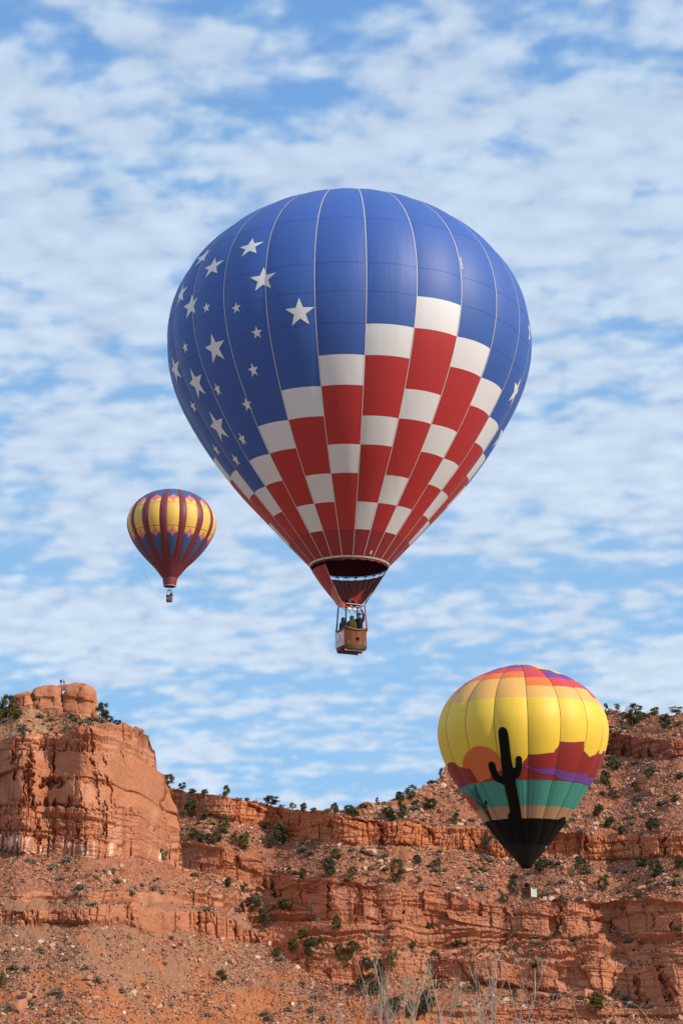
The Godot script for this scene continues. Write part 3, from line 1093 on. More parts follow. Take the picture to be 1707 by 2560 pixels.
# The inside of a mesh strap net from the mouth to the burner frame
func cables(t: Node3D, e: Envelope, ends: Array, every: int, thick: float) -> void:
	var cord := paint(Color(0.008, 0.006, 0.007), 0.9)
	cord.metallic_specular = 0.1
	for g in range(0, e.seams.size(), every):
		var a := e.at(g, 0.0, 0.004)
		var best: Vector3 = ends[0]
		for q in ends:
			if a.distance_to(q) < a.distance_to(best):
				best = q
		var m := Shape.new()
		m.tube(PackedVector3Array([a, best]), thick, thick, 5)
		part("suspension_cable", m.mesh(), cord, t)


func spaced(first: float, count: int) -> PackedFloat32Array:
	var s := PackedFloat32Array()
	for k in count:
		s.append(first + 360.0 * k / count)
	return s


func stripes_balloon() -> void:
	cane = wicker()
	var e := Envelope.new()
	e.r = PackedFloat32Array([1.86, 3.91, 5.79, 7.32, 8.47, 8.96, 8.86, 8.29, 7.30, 6.01, 4.62, 3.06, 1.62, 0.60, 0.02])
	e.h = PackedFloat32Array([0.0, 2.19, 4.4, 6.61, 8.86, 10.88, 12.76, 14.39, 15.80, 16.99, 17.88, 18.58, 19.14, 19.60, 20.0])
	for k in range(2, 14):
		e.r[k] *= 1.016
	e.seams = spaced(-10.2, 24)
	e.lobe = 0.013
	var t := thing("hot_air_balloon", "largest balloon, blue with white stars over red and white checks", "balloon", Vector3(0.38, 22.44, -80.0))
	var blue := fabric(Color(0.031, 0.098, 0.375))
	var white := fabric(Color(0.74, 0.74, 0.75))
	var red := fabric(Color(0.46, 0.024, 0.028))
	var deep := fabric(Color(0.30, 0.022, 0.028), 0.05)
	var tape := paint(Color(0.70, 0.66, 0.60), 0.6)
	var thread := paint(Color(0.027, 0.084, 0.33), 0.6)
	var rows := [0.345, 0.295, 0.253, 0.215, 0.177, 0.141, 0.106, 0.071, 0.0365]
	var gores: Array[MeshInstance3D] = []
	for g in 24:
		var mid := e.seams[g] + 7.5
		var away := fposmod(mid - 27.5 + 90.0, 180.0) - 90.0
		var k := int(roundf(absf(away) / 15.0))
		var go := part("gore", e.panel(g, rows[k], 1.0), blue, t)
		gores.append(go)
		while k < 8:
			part("white_panel", e.panel(g, rows[k + 1], rows[k]), white, go)
			var low: float = rows[mini(k + 3, 8)]
			if low < rows[k + 1]:
				part("red_panel", e.panel(g, low, rows[k + 1]), red, go)
			k += 3
		part("red_panel", e.panel(g, 0.0, 0.0365), deep, go)
		part("seam_tape", e.tape(g, 0.0, 0.985, 0.031, 0.012), tape, go)
		for s in [0.507, 0.396, 0.345, 0.295]:
			if s > rows[int(roundf(absf(away) / 15.0))] + 0.004:
				part("cross_seam", e.hoop(s, 0.0011, 0.006, [g]), thread, go)
	# stars: degrees, height share, size
	var stars := [-31.3, 455, 1, -25.9, 380, 1, -14.8, 314, 1, -45.9, 438, 1, -55.9, 380, 1, -46.4, 290, 1, -56.0, 492, 1, -63.5, 420, 1, -74.5, 302, 1, -62.0, 259, 1, -62.0, 196, 1, -47.1, 359, 0, -35.2, 340, 0, -29.2, 294, 0, -61.4, 315, 0,
		-33.4, 246, 0, -78.0, 362, 0, -85.0, 335, 0, -51.9, 238, 0, -41.0, 207, 0, -72.8, 240, 0, -51.1, 168, 0, -74.9, 176, 0, -63.5, 149, 0, -91.5, 258, 0, 76.0, 372, 1, 75.0, 266, 1, 88.0, 212, 1, 96.0, 320, 0, -95.0, 410, 1, -106.0, 340, 1, 100.0, 420, 1]
	for k in range(0, stars.size(), 3):
		var large: bool = stars[k + 2] == 1
		var at := Vector2(stars[k], stars[k + 1] * 0.1)
		var tall := 2.35 if large else 0.98
		var rad := e.curve(e.r, at.y * 0.01)
		var wide := rad_to_deg((0.70 if large else 0.29) / rad)
		part("star", e.sewn(star_shape(at, tall, wide), 0.014), white, t)
	# mouth tape, the scoop hanging below it and its cables
	part("mouth_tape", e.hoop(0.001, 0.0022, 0.012, range(24)), tape, t)
	var rag := Shape.new()
	for g in 24:
		for i in 6:
			var first := rag.v.size()
			for q in [[0, 0], [1, 0], [1, 1], [0, 1]]:
				var w: float = (i + q[0]) / 6.0
				var p := e.at(g, w, 0.0, 0.0)
				rag.add(Vector3(p.x, -0.01 - q[1] * (0.03 + 0.05 * pow(absf(2.0 * w - 1.0), 2.0)), p.z), Vector3(p.x, 0, p.z).normalized())
			rag.quad(first, first + 1, first + 2, first + 3)
	part("mouth_skirt", rag.mesh(), paint(Color(0.16, 0.012, 0.018)), t)
	var scoop := Shape.new()
	var across := 60
	for j in 9:
		var v := j / 8.0
		for i in across + 1:
			var a := deg_to_rad(lerpf(104.0, 320.0, float(i) / across))
			var rad := lerpf(1.80, 0.54, v) + 0.06 * sin(PI * v)
			var q := Vector3(sin(a), 0, cos(a))
			var sag := 0.04 * absf(sin((rad_to_deg(a) + 10.2) / 15.0 * PI)) * (1.0 - v)
			scoop.add(q * rad + Vector3.DOWN * (0.175 + sag * 0.5 + v * 1.70), (q + Vector3.DOWN * 0.8).normalized())
	for j in 8:
		for i in across:
			var a := j * (across + 1) + i
			scoop.quad(a, a + 1, a + across + 2, a + across + 1)
	var sc := part("scoop", scoop.mesh(), fabric(Color(0.42, 0.024, 0.030), 0.35), t)
	for side in [104.0, 320.0]:
		var hem := Shape.new()
		var a := deg_to_rad(side)
		hem.tube(PackedVector3Array([Vector3(sin(a) * 1.81, -0.20, cos(a) * 1.81), Vector3(sin(a) * 1.23, -1.05, cos(a) * 1.23), Vector3(sin(a) * 0.55, -1.9, cos(a) * 0.55)]), 0.016, 0.016, 5)
		part("hem", hem.mesh(), paint(Color(0.55, 0.42, 0.30)), sc)
	var tagm := Shape.new()
	tagm.face([e.at(2, 0.50, 0.006, 0.02), e.at(2, 0.68, 0.006, 0.02), e.at(2, 0.68, 0.011, 0.02), e.at(2, 0.50, 0.011, 0.02)], e.normal(2, 0.6, 0.006))
	part("maker_tag", tagm.mesh(), tape, t)
	for k in 6:
		var mark := Shape.new()
		var s := 0.414 + k * 0.0045
		mark.face([e.at(3, 0.025, s, 0.02), e.at(3, 0.055, s, 0.02), e.at(3, 0.050, s + 0.0028, 0.02), e.at(3, 0.03, s + 0.0028, 0.02)], e.normal(3, 0.04, s))
		part("registration_mark", mark.mesh(), white, t)
	var rot := Basis(Vector3.UP, deg_to_rad(25.0))
	var hang := Vector3(0.10, -4.11, 0.0)
	var ends := []
	for sx in [-0.5, 0.5]:
		for sz in [-0.42, 0.42]:
			ends.append(hang + rot * Vector3(sx, 2.20, sz))
	cables(t, e, ends, 1, 0.009)
	var body := basket(t, hang, 25.0, 1.20, 1.17, 1.02, 2.20, 1.0, [Color(0.16, 0.065, 0.03), Color(0.055, 0.036, 0.024), Color(0.45, 0.02, 0.03), Color(0.03, 0.018, 0.016)])
	# the sponsor's banner on the left face
	var o := Transform3D(rot, hang)
	var ban := Shape.new()
	ban.box(o * Transform3D(Basis(), Vector3(-0.62, 0.54, 0.0)), Vector3(0.012, 0.78, 1.02))
	var bn := part("banner", ban.mesh(), paint(Color(0.72, 0.16, 0.14), 0.6), body)
	var sheet := Shape.new()
	sheet.box(o * Transform3D(Basis(), Vector3(-0.627, 0.51, -0.03)), Vector3(0.012, 0.68, 0.86))
	part("banner_sheet", sheet.mesh(), paint(Color(0.66, 0.66, 0.70), 0.6), bn)
	var ink := Shape.new()
	for q in [[0.66, 0.0, 0.20, 0.035], [0.60, 0.0, 0.12, 0.075], [0.56, 0.0, 0.05, 0.11]]:
		ink.box(o * Transform3D(Basis(), Vector3(-0.6345, q[0], q[1] + 0.05)), Vector3(0.004, q[2], q[3]))
	part("tower_emblem", ink.mesh(), paint(Color(0.08, 0.08, 0.09)), bn)
	var lr := RandomNumberGenerator.new()
	lr.seed = 4
	for row in 4:
		var z := -0.30
		while z < 0.32:
			var len := lr.randf_range(0.03, 0.07)
			var letter := Shape.new()
			letter.box(o * Transform3D(Basis(), Vector3(-0.6345, 0.46 - row * 0.075, z)), Vector3(0.004, 0.04 if row < 2 else 0.022, len * 0.7))
			part("lettering", letter.mesh(), paint(Color(0.20, 0.20, 0.24) if row < 2 else Color(0.45, 0.38, 0.45)), bn)
			z += len + 0.012
	var base := t.position + hang
	rider("person", "person in a green hooded jacket, seen from behind in the largest balloon's basket", base + rot * Vector3(-0.10, 0.03, 0.25), 190.0, 1.62, Color(0.058, 0.066, 0.020), Color(0.03, 0.03, 0.04), true, false)
	rider("person", "person in a dark navy coat reaching up to the largest balloon's burner", base + rot * Vector3(0.30, 0.03, 0.26), 168.0, 1.80, Color(0.016, 0.016, 0.028), Color(0.02, 0.02, 0.03), false, true)
	rider("person", "person in a teal jacket at the left corner of the largest balloon's basket", base + rot * Vector3(-0.34, 0.03, -0.18), 150.0, 1.60, Color(0.014, 0.06, 0.085), Color(0.03, 0.03, 0.05), true, false)


func desert_balloon() -> void:
	var e := Envelope.new()
	e.r = PackedFloat32Array([0.62, 2.43, 4.05, 5.72, 7.08, 7.86, 8.12, 7.92, 7.46, 6.70, 5.55, 4.13, 2.61, 1.2, 0.02])
	e.h = PackedFloat32Array([0.0, 2.01, 4.32, 6.75, 9.06, 11.10, 12.80, 14.15, 15.27, 16.36, 17.41, 18.26, 18.90, 19.32, 19.6])
	for k in range(2, 14):
		e.r[k] *= 1.036
	e.seams = spaced(-2.2, 16)
	e.lobe = 0.034
	e.pleat = 0.0035
	var t := thing("hot_air_balloon", "yellow balloon with a black cactus and desert sunset design above the rubble slope", "balloon", Vector3(17.75, 15.49, -167.0))
	var yellow := fabric(Color(0.80, 0.53, 0.038))
	var gold := fabric(Color(0.76, 0.40, 0.095))
	var orange := fabric(Color(0.80, 0.17, 0.030))
	var scarlet := fabric(Color(0.60, 0.045, 0.050))
	var purple := fabric(Color(0.15, 0.045, 0.28))
	var maroon := fabric(Color(0.27, 0.014, 0.012))
	var teal := fabric(Color(0.045, 0.265, 0.215))
	var tan := fabric(Color(0.42, 0.225, 0.120))
	var black := fabric(Color(0.0045, 0.0045, 0.005), 0.0)
	var brown := fabric(Color(0.020, 0.015, 0.012), 0.0)
	for m in [black, brown]:
		m.metallic_specular = 0.25
	var sunset := fabric(Color(0.66, 0.135, 0.020))
	var thread := paint(Color(0.02, 0.013, 0.008))
	# upper bands of each gore, from the gold band upwards
	var tops := {15: [0.691, 0.755, 0.813, 0.90], 0: [0.627, 0.694, 0.836, 0.90], 1: [0.633, 0.633, 0.701, 0.80], 2: [0.643, 0.643, 0.704, 0.762], 14: [0.691, 0.751, 0.825, 0.90], 13: [0.70, 0.752, 0.80, 0.86], 3: [0.60, 0.60, 0.66, 0.72]}
	var gores: Array[MeshInstance3D] = []
	for g in 16:
		var b: Array = tops.get(g, [0.64, 0.69, 0.75, 0.82])
		var go := part("gore", e.panel(g, 0.232, 0.548, 0.0, 0.0, 1.0, 18), yellow, t)
		gores.append(go)
		part("black_panel", e.panel(g, 0.062, 0.1335, 0.0, 0.0, 1.0, 18), black, go)
		part("brown_panel", e.panel(g, 0.0, 0.062, 0.0, 0.0, 1.0, 18), brown, go)
		part("tan_panel", e.panel(g, 0.1335, 0.1655, 0.0, 0.0, 1.0, 18), tan, go)
		part("teal_panel", e.panel(g, 0.1655, 0.232, 0.0, 0.0, 1.0, 18), teal, go)
		part("gold_panel", e.panel(g, 0.548, b[0]), gold, go)
		if b[1] > b[0]:
			part("orange_panel", e.panel(g, b[0], b[1]), orange, go)
		part("scarlet_panel", e.panel(g, b[1], b[2]), scarlet, go)
		part("purple_panel", e.panel(g, b[2], b[3]), purple, go)
		part("crown_panel", e.panel(g, b[3], 1.0), yellow, go)
		part("seam_tape", e.tape(g, 0.0, 0.985, 0.04, 0.012), thread, go)
	# the far hills, the skyline of the mesas, all the way round
	var skyline := [-180, 290, -150, 330, -120, 300, -100, 296, -91.5, 300, -80.1, 301, -73.4, 303, -70.2, 298, -66.6, 290, -63.2, 282, -58.8, 278, -50, 272, -40, 250, -30, 257, -14.3, 262, -12.8, 263, -7.0, 270, -5.7, 282, -4.0, 288, -3.0, 293, -2.5, 302, 1.7, 301, 6.4, 302, 12.1, 306, 16.8, 309, 17.0, 317, 18.8, 324, 20.0, 332, 20.5, 345, 25.1, 343, 30.4, 344, 35.5, 348, 41.2, 353, 41.4, 341, 42.8, 323, 45.8, 315,
		49.9, 305, 52.2, 311, 56.4, 316, 58.3, 325, 60.6, 333, 63.5, 332, 65.7, 325, 69.1, 326, 71.2, 338, 74.5, 340, 77.5, 318, 80.0, 306, 83.0, 318, 86.0, 344, 95, 350, 120, 310, 150, 335, 179.9, 290]
	var mesa := pairs(skyline)
	mesa.append_array(pairs([179.9, 231.7, -180, 231.7]))
	for g in 16:
		part("maroon_mesa", e.sewn(mesa, 0.020, g), maroon, gores[g])
	part("scarlet_patch", e.sewn(pairs([-96, 221, -73.4, 204, -72.0, 179, -72.7, 166, -100, 166]), 0.048), fabric(Color(0.42, 0.020, 0.022)), t)
	part("purple_ridge", e.sewn(pairs([-5.3, 269, -3.3, 269, -0.8, 265, 3.4, 261, 8.1, 260, 16.6, 263, 23.7, 261, 27.8, 256, 33.9, 255, 40.2, 255, 45.3, 256, 53.3, 258, 56.1, 255, 57.4, 251, 70.7, 255, 75.9, 252, 85.0, 246, 88.0, 232, 38.9, 233, 29.3, 233, 26.3, 235, 22.4, 241, 20.0, 248, 16.5, 247, 13.2, 245, 9.2, 246, 6.3, 248, 4.6, 253, 0.3, 258, -2.6, 263, -5.3, 266]), 0.048), purple, t)
	part("purple_ridge", e.sewn(pairs([-94.7, 235, -78.9, 236, -72.1, 230, -87.3, 225]), 0.052), purple, t)
	part("setting_sun", e.sewn(pairs([-58.4, 280, -56.7, 291, -53.6, 305, -50.0, 319, -46.1, 328, -41.6, 334, -37.2, 334, -32.7, 330, -28.9, 323, -26.3, 314, -23.9, 302, -22.6, 290, -22.0, 270, -23.9, 259, -27.6, 260, -33.2, 246, -34.7, 241, -37.4, 238, -41.0, 236, -43.3, 235, -44.8, 232.5, -49.4, 232.5, -49.9, 240, -50.5, 253, -51.2, 266, -52.3, 273, -55.4, 273, -58.1, 276]), 0.048), sunset, t)
	part("cactus", e.sewn(pairs([-22.1, 375, -21.8, 384, -20.8, 392, -19.2, 395, -17.7, 393, -16.4, 387, -15.5, 375, -15.2, 360, -15.0, 343, -14.9, 315, -14.7, 292, -14.4, 274, -14.0, 263, -12.8, 263, -12.0, 267, -11.5, 283, -11.5, 290, -10.6, 295, -9.1, 297, -7.7, 295, -6.9, 290, -6.9, 277, -7.4, 260, -8.7, 246, -10.8, 237, -13.2, 233, -13.1, 218, -12.3, 192, -11.3, 166, -10.1, 133, -9.9, 125, -28.0, 125, -29.7, 132, -28.8, 141, -26.3, 148, -24.5, 149,
		-23.9, 163, -23.7, 186, -23.9, 202, -23.8, 219, -26.8, 224, -30.0, 229, -32.0, 235, -33.0, 245, -33.3, 257, -33.4, 271, -32.9, 278, -31.6, 283, -29.9, 285, -28.5, 282, -27.7, 277, -27.7, 266, -27.6, 255, -27.0, 248, -25.4, 243, -24.3, 242, -23.6, 256, -23.2, 270, -22.5, 299, -22.2, 320, -22.2, 346, -22.2, 363]), 0.065), black, t)
	part("black_hill", e.sewn(pairs([40, 131, 47.8, 135, 52.0, 140, 56, 142, 62.0, 142, 68.0, 139, 71.0, 131, 71, 125, 40, 125]), 0.065), black, t)
	part("black_hill", e.sewn(pairs([-64, 130, -63, 135.5, -58, 134.5, -54, 131, -54, 126, -64, 126]), 0.065), black, t)
	for stem in [[-58.8, 132, -57.2, 159, -56.4, 182, -55.4, 202, -55.8, 216, -54.5, 224], [-60.9, 132, -60.2, 161, -59.0, 184, -57.8, 206, -59.0, 217], [-61.5, 132, -63.9, 174, -67.2, 195, -68.7, 210, -68.5, 217], [-60.0, 132, -62.1, 172, -64.3, 193, -64.6, 207, -63.4, 216], [-58.8, 132, -55.4, 160, -53.9, 175, -50.6, 182], [-59.5, 132, -58.6, 165, -59.2, 190, -61.0, 205]]:
		var lines := Geometry2D.offset_polyline(pairs(stem), 0.42, Geometry2D.JOIN_ROUND, Geometry2D.END_ROUND)
		for l in lines:
			part("ocotillo_stem", e.sewn(l, 0.065), black, t)
	part("white_tag", e.sewn(pairs([56.5, 60.5, 62.5, 60.5, 66.0, 53, 57.5, 52]), 0.07), fabric(Color(0.6, 0.6, 0.58)), t)
	var end := Shape.new()
	end.lathe(Vector3.ZERO, PackedVector2Array([Vector2(0.63, 0.01), Vector2(0.61, -0.10), Vector2(0.53, -0.24), Vector2(0.40, -0.33), Vector2(0.26, -0.37), Vector2(0.10, -0.385)]), 32)
	part("drawn_mouth", end.mesh(), black, t)
	var hang := Vector3(0.14, -3.16, 0.0)
	var rot := Basis(Vector3.UP, deg_to_rad(-38.0))
	var ends := []
	for sx in [-0.45, 0.45]:
		for sz in [-0.38, 0.38]:
			ends.append(hang + rot * Vector3(sx, 2.1, sz))
	cables(t, e, ends, 2, 0.006)
	var body := basket(t, hang, -38.0, 1.15, 1.12, 1.02, 2.1, 0.9, [Color(0.20, 0.03, 0.02), Color(0.14, 0.08, 0.035), Color(0.35, 0.03, 0.03), Color(0.30, 0.03, 0.03)])
	var o := Transform3D(rot, hang)
	var ban := Shape.new()
	ban.box(o * Transform3D(Basis(), Vector3(0.595, 0.56, 0.02)), Vector3(0.012, 0.86, 1.0))
	var bn := part("banner", ban.mesh(), paint(Color(0.50, 0.53, 0.47), 0.8), body)
	var edge := Shape.new()
	edge.box(o * Transform3D(Basis(), Vector3(0.592, 0.56, 0.55)), Vector3(0.014, 0.9, 0.07))
	part("banner_border", edge.mesh(), paint(Color(0.5, 0.05, 0.03), 0.6), bn)
	var lr := RandomNumberGenerator.new()
	lr.seed = 9
	for row in 4:
		var z := -0.34
		while z < 0.34:
			var len := lr.randf_range(0.06, 0.13)
			var letter := Shape.new()
			letter.box(o * Transform3D(Basis(), Vector3(0.603, 0.82 - row * 0.16, z)), Vector3(0.004, 0.085, len * 0.75))
			part("lettering", letter.mesh(), paint(Color(0.18, 0.36, 0.27)), bn)
			z += len + 0.02
	var base := t.position + hang
	rider("person", "person in a black jacket standing in the cactus balloon's basket", base + rot * Vector3(-0.05, 0.03, 0.20), 20.0, 1.66, Color(0.015, 0.015, 0.02), Color(0.03, 0.03, 0.04), false, false)
	rider("person", "person in a green top above the banner of the cactus balloon's basket", base + rot * Vector3(0.36, 0.03, 0.05), 60.0, 1.62, Color(0.02, 0.14, 0.06), Color(0.03, 0.03, 0.04), false, false)


func maroon_balloon() -> void:
	var e := Envelope.new()
	e.r = PackedFloat32Array([1.36, 2.97, 4.69, 6.18, 7.30, 7.90, 7.98, 7.68, 7.03, 6.12, 5.06, 3.92, 2.76, 1.5, 0.02])
	e.h = PackedFloat32Array([0.0, 2.07, 4.0, 5.89, 7.76, 9.45, 10.92, 12.25, 13.49, 14.60, 15.45, 16.04, 16.45, 16.82, 17.2])
	for k in range(2, 14):
		e.r[k] *= 1.03
	for k in 14:
		e.seams.append(-10.3 + k * 360.0 / 14.0)
		e.seams.append(-0.2 + k * 360.0 / 14.0)
	e.lobe = 0.016
	var t := thing("hot_air_balloon", "smallest balloon, maroon striped with yellow, pink and blue panels", "balloon", Vector3(-31.55, 78.70, -305.0))
	var maroon := fabric(Color(0.17, 0.020, 0.034))
	var yellow := fabric(Color(0.76, 0.46, 0.085))
	var pink := fabric(Color(0.66, 0.17, 0.19))
	var blue := fabric(Color(0.030, 0.095, 0.25))
	var line := paint(Color(0.16, 0.09, 0.02))
	for g in 28:
		var a := e.seams[g]
		var wide := e.width(g)
		if g % 2 == 0:
			part("gore", e.panel(g, 0.0, 1.0, 0.0, 0.0, 1.0, 6), maroon, t)
			continue
		var go := part("gore", e.panel(g, 0.252, 0.581, 0.0, 0.0, 1.0, 8), yellow, t)
		part("maroon_panel", e.panel(g, 0.0, 0.252, 0.0, 0.0, 1.0, 8), maroon, go)
		part("blue_panel", e.panel(g, 0.581, 1.0, 0.0, 0.0, 1.0, 8), blue, go)
		var c := a + wide * 0.5
		var lower := PackedVector2Array()
		for q in [[0.0, 7.5], [0.38, 18.0], [0.5, 25.4], [0.42, 26.4], [0.2, 25.9], [0.0, 24.0], [-0.2, 25.9], [-0.42, 26.4], [-0.5, 25.4], [-0.38, 18.0]]:
			lower.append(Vector2(c + q[0] * wide, q[1]))
		part("blue_tip", e.sewn(lower, 0.012), blue, go)
		var gem := PackedVector2Array()
		for q in [[0.0, 22.6], [0.16, 24.6], [0.5, 25.4], [0.22, 26.6], [0.0, 29.3], [-0.22, 26.6], [-0.5, 25.4], [-0.16, 24.6]]:
			gem.append(Vector2(c + q[0] * wide, q[1]))
		part("pink_diamond", e.sewn(gem, 0.024), pink, go)
		var cap := PackedVector2Array()
		for q in [[0.0, 52.3], [0.2, 55.6], [0.5, 57.2], [0.5, 58.4], [0.25, 59.2], [0.0, 62.6], [-0.25, 59.2], [-0.5, 58.4], [-0.5, 57.2], [-0.2, 55.6]]:
			cap.append(Vector2(c + q[0] * wide, q[1]))
		part("pink_diamond", e.sewn(cap, 0.024), pink, go)
		for s in [0.297, 0.511]:
			part("cross_seam", e.hoop(s, 0.0035, 0.014, [g]), line, go)
	# skirt
	var sk := Shape.new()
	var inner := Shape.new()
	var prof := PackedVector2Array([Vector2(1.37, 0.0), Vector2(1.34, -0.3), Vector2(1.24, -0.9), Vector2(1.14, -1.52)])
	sk.lathe(Vector3.ZERO, prof, 40)
	part("skirt", sk.mesh(), fabric(Color(0.18, 0.020, 0.036)), t)
	inner.lathe(Vector3.ZERO, PackedVector2Array([Vector2(1.15, -1.53), Vector2(1.17, -1.44)]), 40)
	part("skirt_hem", inner.mesh(), paint(Color(0.68, 0.52, 0.44)), t)
	cane = wicker()
	var hang := Vector3(0.0, -4.35, 0.0)
	var rot := Basis(Vector3.UP, deg_to_rad(8.0))
	var ends := []
	for sx in [-0.35, 0.35]:
		for sz in [-0.3, 0.3]:
			ends.append(hang + rot * Vector3(sx, 2.0, sz))
	cables(t, e, ends, 7, 0.012)
	var body := basket(t, hang, 8.0, 1.12, 1.1, 1.12, 2.0, 0.7, [Color(0.03, 0.025, 0.02), Color(0.05, 0.045, 0.04), Color(0.02, 0.03, 0.06), Color(0.02, 0.03, 0.06)])
	for y in [0.30, 0.52]:
		var belt := Shape.new()
		belt.box(Transform3D(rot, hang + Vector3(0, y, 0)), Vector3(1.16, 0.10, 1.14))
		part("belt", belt.mesh(), paint(Color(0.16, 0.17, 0.17)), body)
	# the crown line that hangs in a long bow from the envelope to the basket
	var from := e.at(22, 0.4, 0.20, 0.05)
	var to := hang + Vector3(-0.6, 0.9, 0.1)
	var rope := Shape.new()
	var path := PackedVector3Array()
	for k in 33:
		var f := k / 32.0
		var p := from.lerp(to, f)
		p.y -= 4.2 * sin(PI * pow(f, 0.85)) * (0.4 + 0.6 * f)
		path.append(p)
	rope.tube(path, 0.012, 0.012, 5)
	part("crown_line", rope.mesh(), paint(Color(0.10, 0.10, 0.12)), t)
	var base := t.position + hang
	rider("person", "person in a dark jacket at the right side of the smallest balloon's basket", base + rot * Vector3(0.32, 0.03, 0.1), 30.0, 1.72, Color(0.02, 0.02, 0.035), Color(0.02, 0.02, 0.03), false, false)
	rider("person", "person in a pale top in the middle of the smallest balloon's basket", base + rot * Vector3(0.02, 0.03, -0.15), 0.0, 1.45, Color(0.62, 0.6, 0.6), Color(0.02, 0.02, 0.03), false, false)


# ---------------------------------------------------------------- people
# bones: [from, to, radius, radius, colour]; joined with a smooth minimum and meshed as surface nets
func body_mesh(bones: Array, cell: float) -> ArrayMesh:
	var lo := Vector3.ONE * 1e9
	var hi := -lo
	for b in bones:
		for k in 2:
			lo = lo.min(b[k] - Vector3.ONE * (b[2 + k] + cell * 2.5))
			hi = hi.max(b[k] + Vector3.ONE * (b[2 + k] + cell * 2.5))
	var n := Vector3i(((hi - lo) / cell).ceil()) + Vector3i.ONE
	var field := PackedFloat32Array()
	field.resize(n.x * n.y * n.z)
	field.fill(1.0)
	var who := PackedByteArray()
	who.resize(field.size())
	var nearest := PackedFloat32Array()
	nearest.resize(field.size())
	nearest.fill(1e9)
	for bi in bones.size():
		var a: Vector3 = bones[bi][0]
		var ab: Vector3 = bones[bi][1] - a
		var ra: float = bones[bi][2]
		var rb: float = bones[bi][3]
		var reach := maxf(ra, rb) + cell * 3.0
		var from := Vector3i(((a.min(a + ab) - Vector3.ONE * reach - lo) / cell).floor()).clamp(Vector3i.ZERO, n - Vector3i.ONE)
		var upto := Vector3i(((a.max(a + ab) + Vector3.ONE * reach - lo) / cell).ceil()).clamp(Vector3i.ZERO, n - Vector3i.ONE)
		var l2 := maxf(ab.length_squared(), 1e-9)
		for z in range(from.z, upto.z + 1):
			for y in range(from.y, upto.y + 1):
				for x in range(from.x, upto.x + 1):
					var p := lo + Vector3(x, y, z) * cell - a
					var t := clampf(p.dot(ab) / l2, 0.0, 1.0)
					var d := (p - ab * t).length() - lerpf(ra, rb, t)
					var at := (z * n.y + y) * n.x + x
					if d < nearest[at]:
						nearest[at] = d
						who[at] = bi
					var f := field[at]
					var h := clampf(0.5 + 0.5 * (f - d) / 0.035, 0.0, 1.0)
					field[at] = lerpf(f, d, h) - 0.035 * h * (1.0 - h)
	var m := Shape.new()
	var id := {}
	var steps := [1, n.x, n.x * n.y]
	for z in n.z - 1:
		for y in n.y - 1:
			for x in n.x - 1:
				var at := (z * n.y + y) * n.x + x
				var sum := Vector3.ZERO
				var cnt := 0
				var neg := 0
				for k in 8:
					if field[at + (k & 1) + (n.x if k & 2 else 0) + (n.x * n.y if k & 4 else 0)] < 0.0:
						neg += 1
				if neg == 0 or neg == 8:
					continue
				for k in 8:
					for ax in 3:
						if k & (1 << ax):
							continue
						var u: int = at + (k & 1) + (n.x if k & 2 else 0) + (n.x * n.y if k & 4 else 0)
						var f0 := field[u]
						var f1: float = field[u + steps[ax]]
						if (f0 < 0.0) != (f1 < 0.0):
							var q := Vector3(k & 1, (k >> 1) & 1, (k >> 2) & 1)
							q[ax] = f0 / (f0 - f1)
							sum += q
							cnt += 1
				var g := Vector3(field[at + 1] - field[at], field[at + n.x] - field[at], field[at + n.x * n.y] - field[at]).normalized()
				m.tint = bones[who[at]][4]
				id[at] = m.add(lo + (Vector3(x, y, z) + sum / cnt) * cell, g)
	for at in id:
		for ax in 3:
			var s: int = steps[ax]
			var u: int = steps[(ax + 1) % 3]
			var w: int = steps[(ax + 2) % 3]
			if at + s < field.size() and (field[at] < 0.0) != (field[at + s] < 0.0) and id.has(at - u) and id.has(at - w) and id.has(at - u - w):
				m.quad(id[at], id[at - u], id[at - u - w], id[at - w])
	return m.mesh()


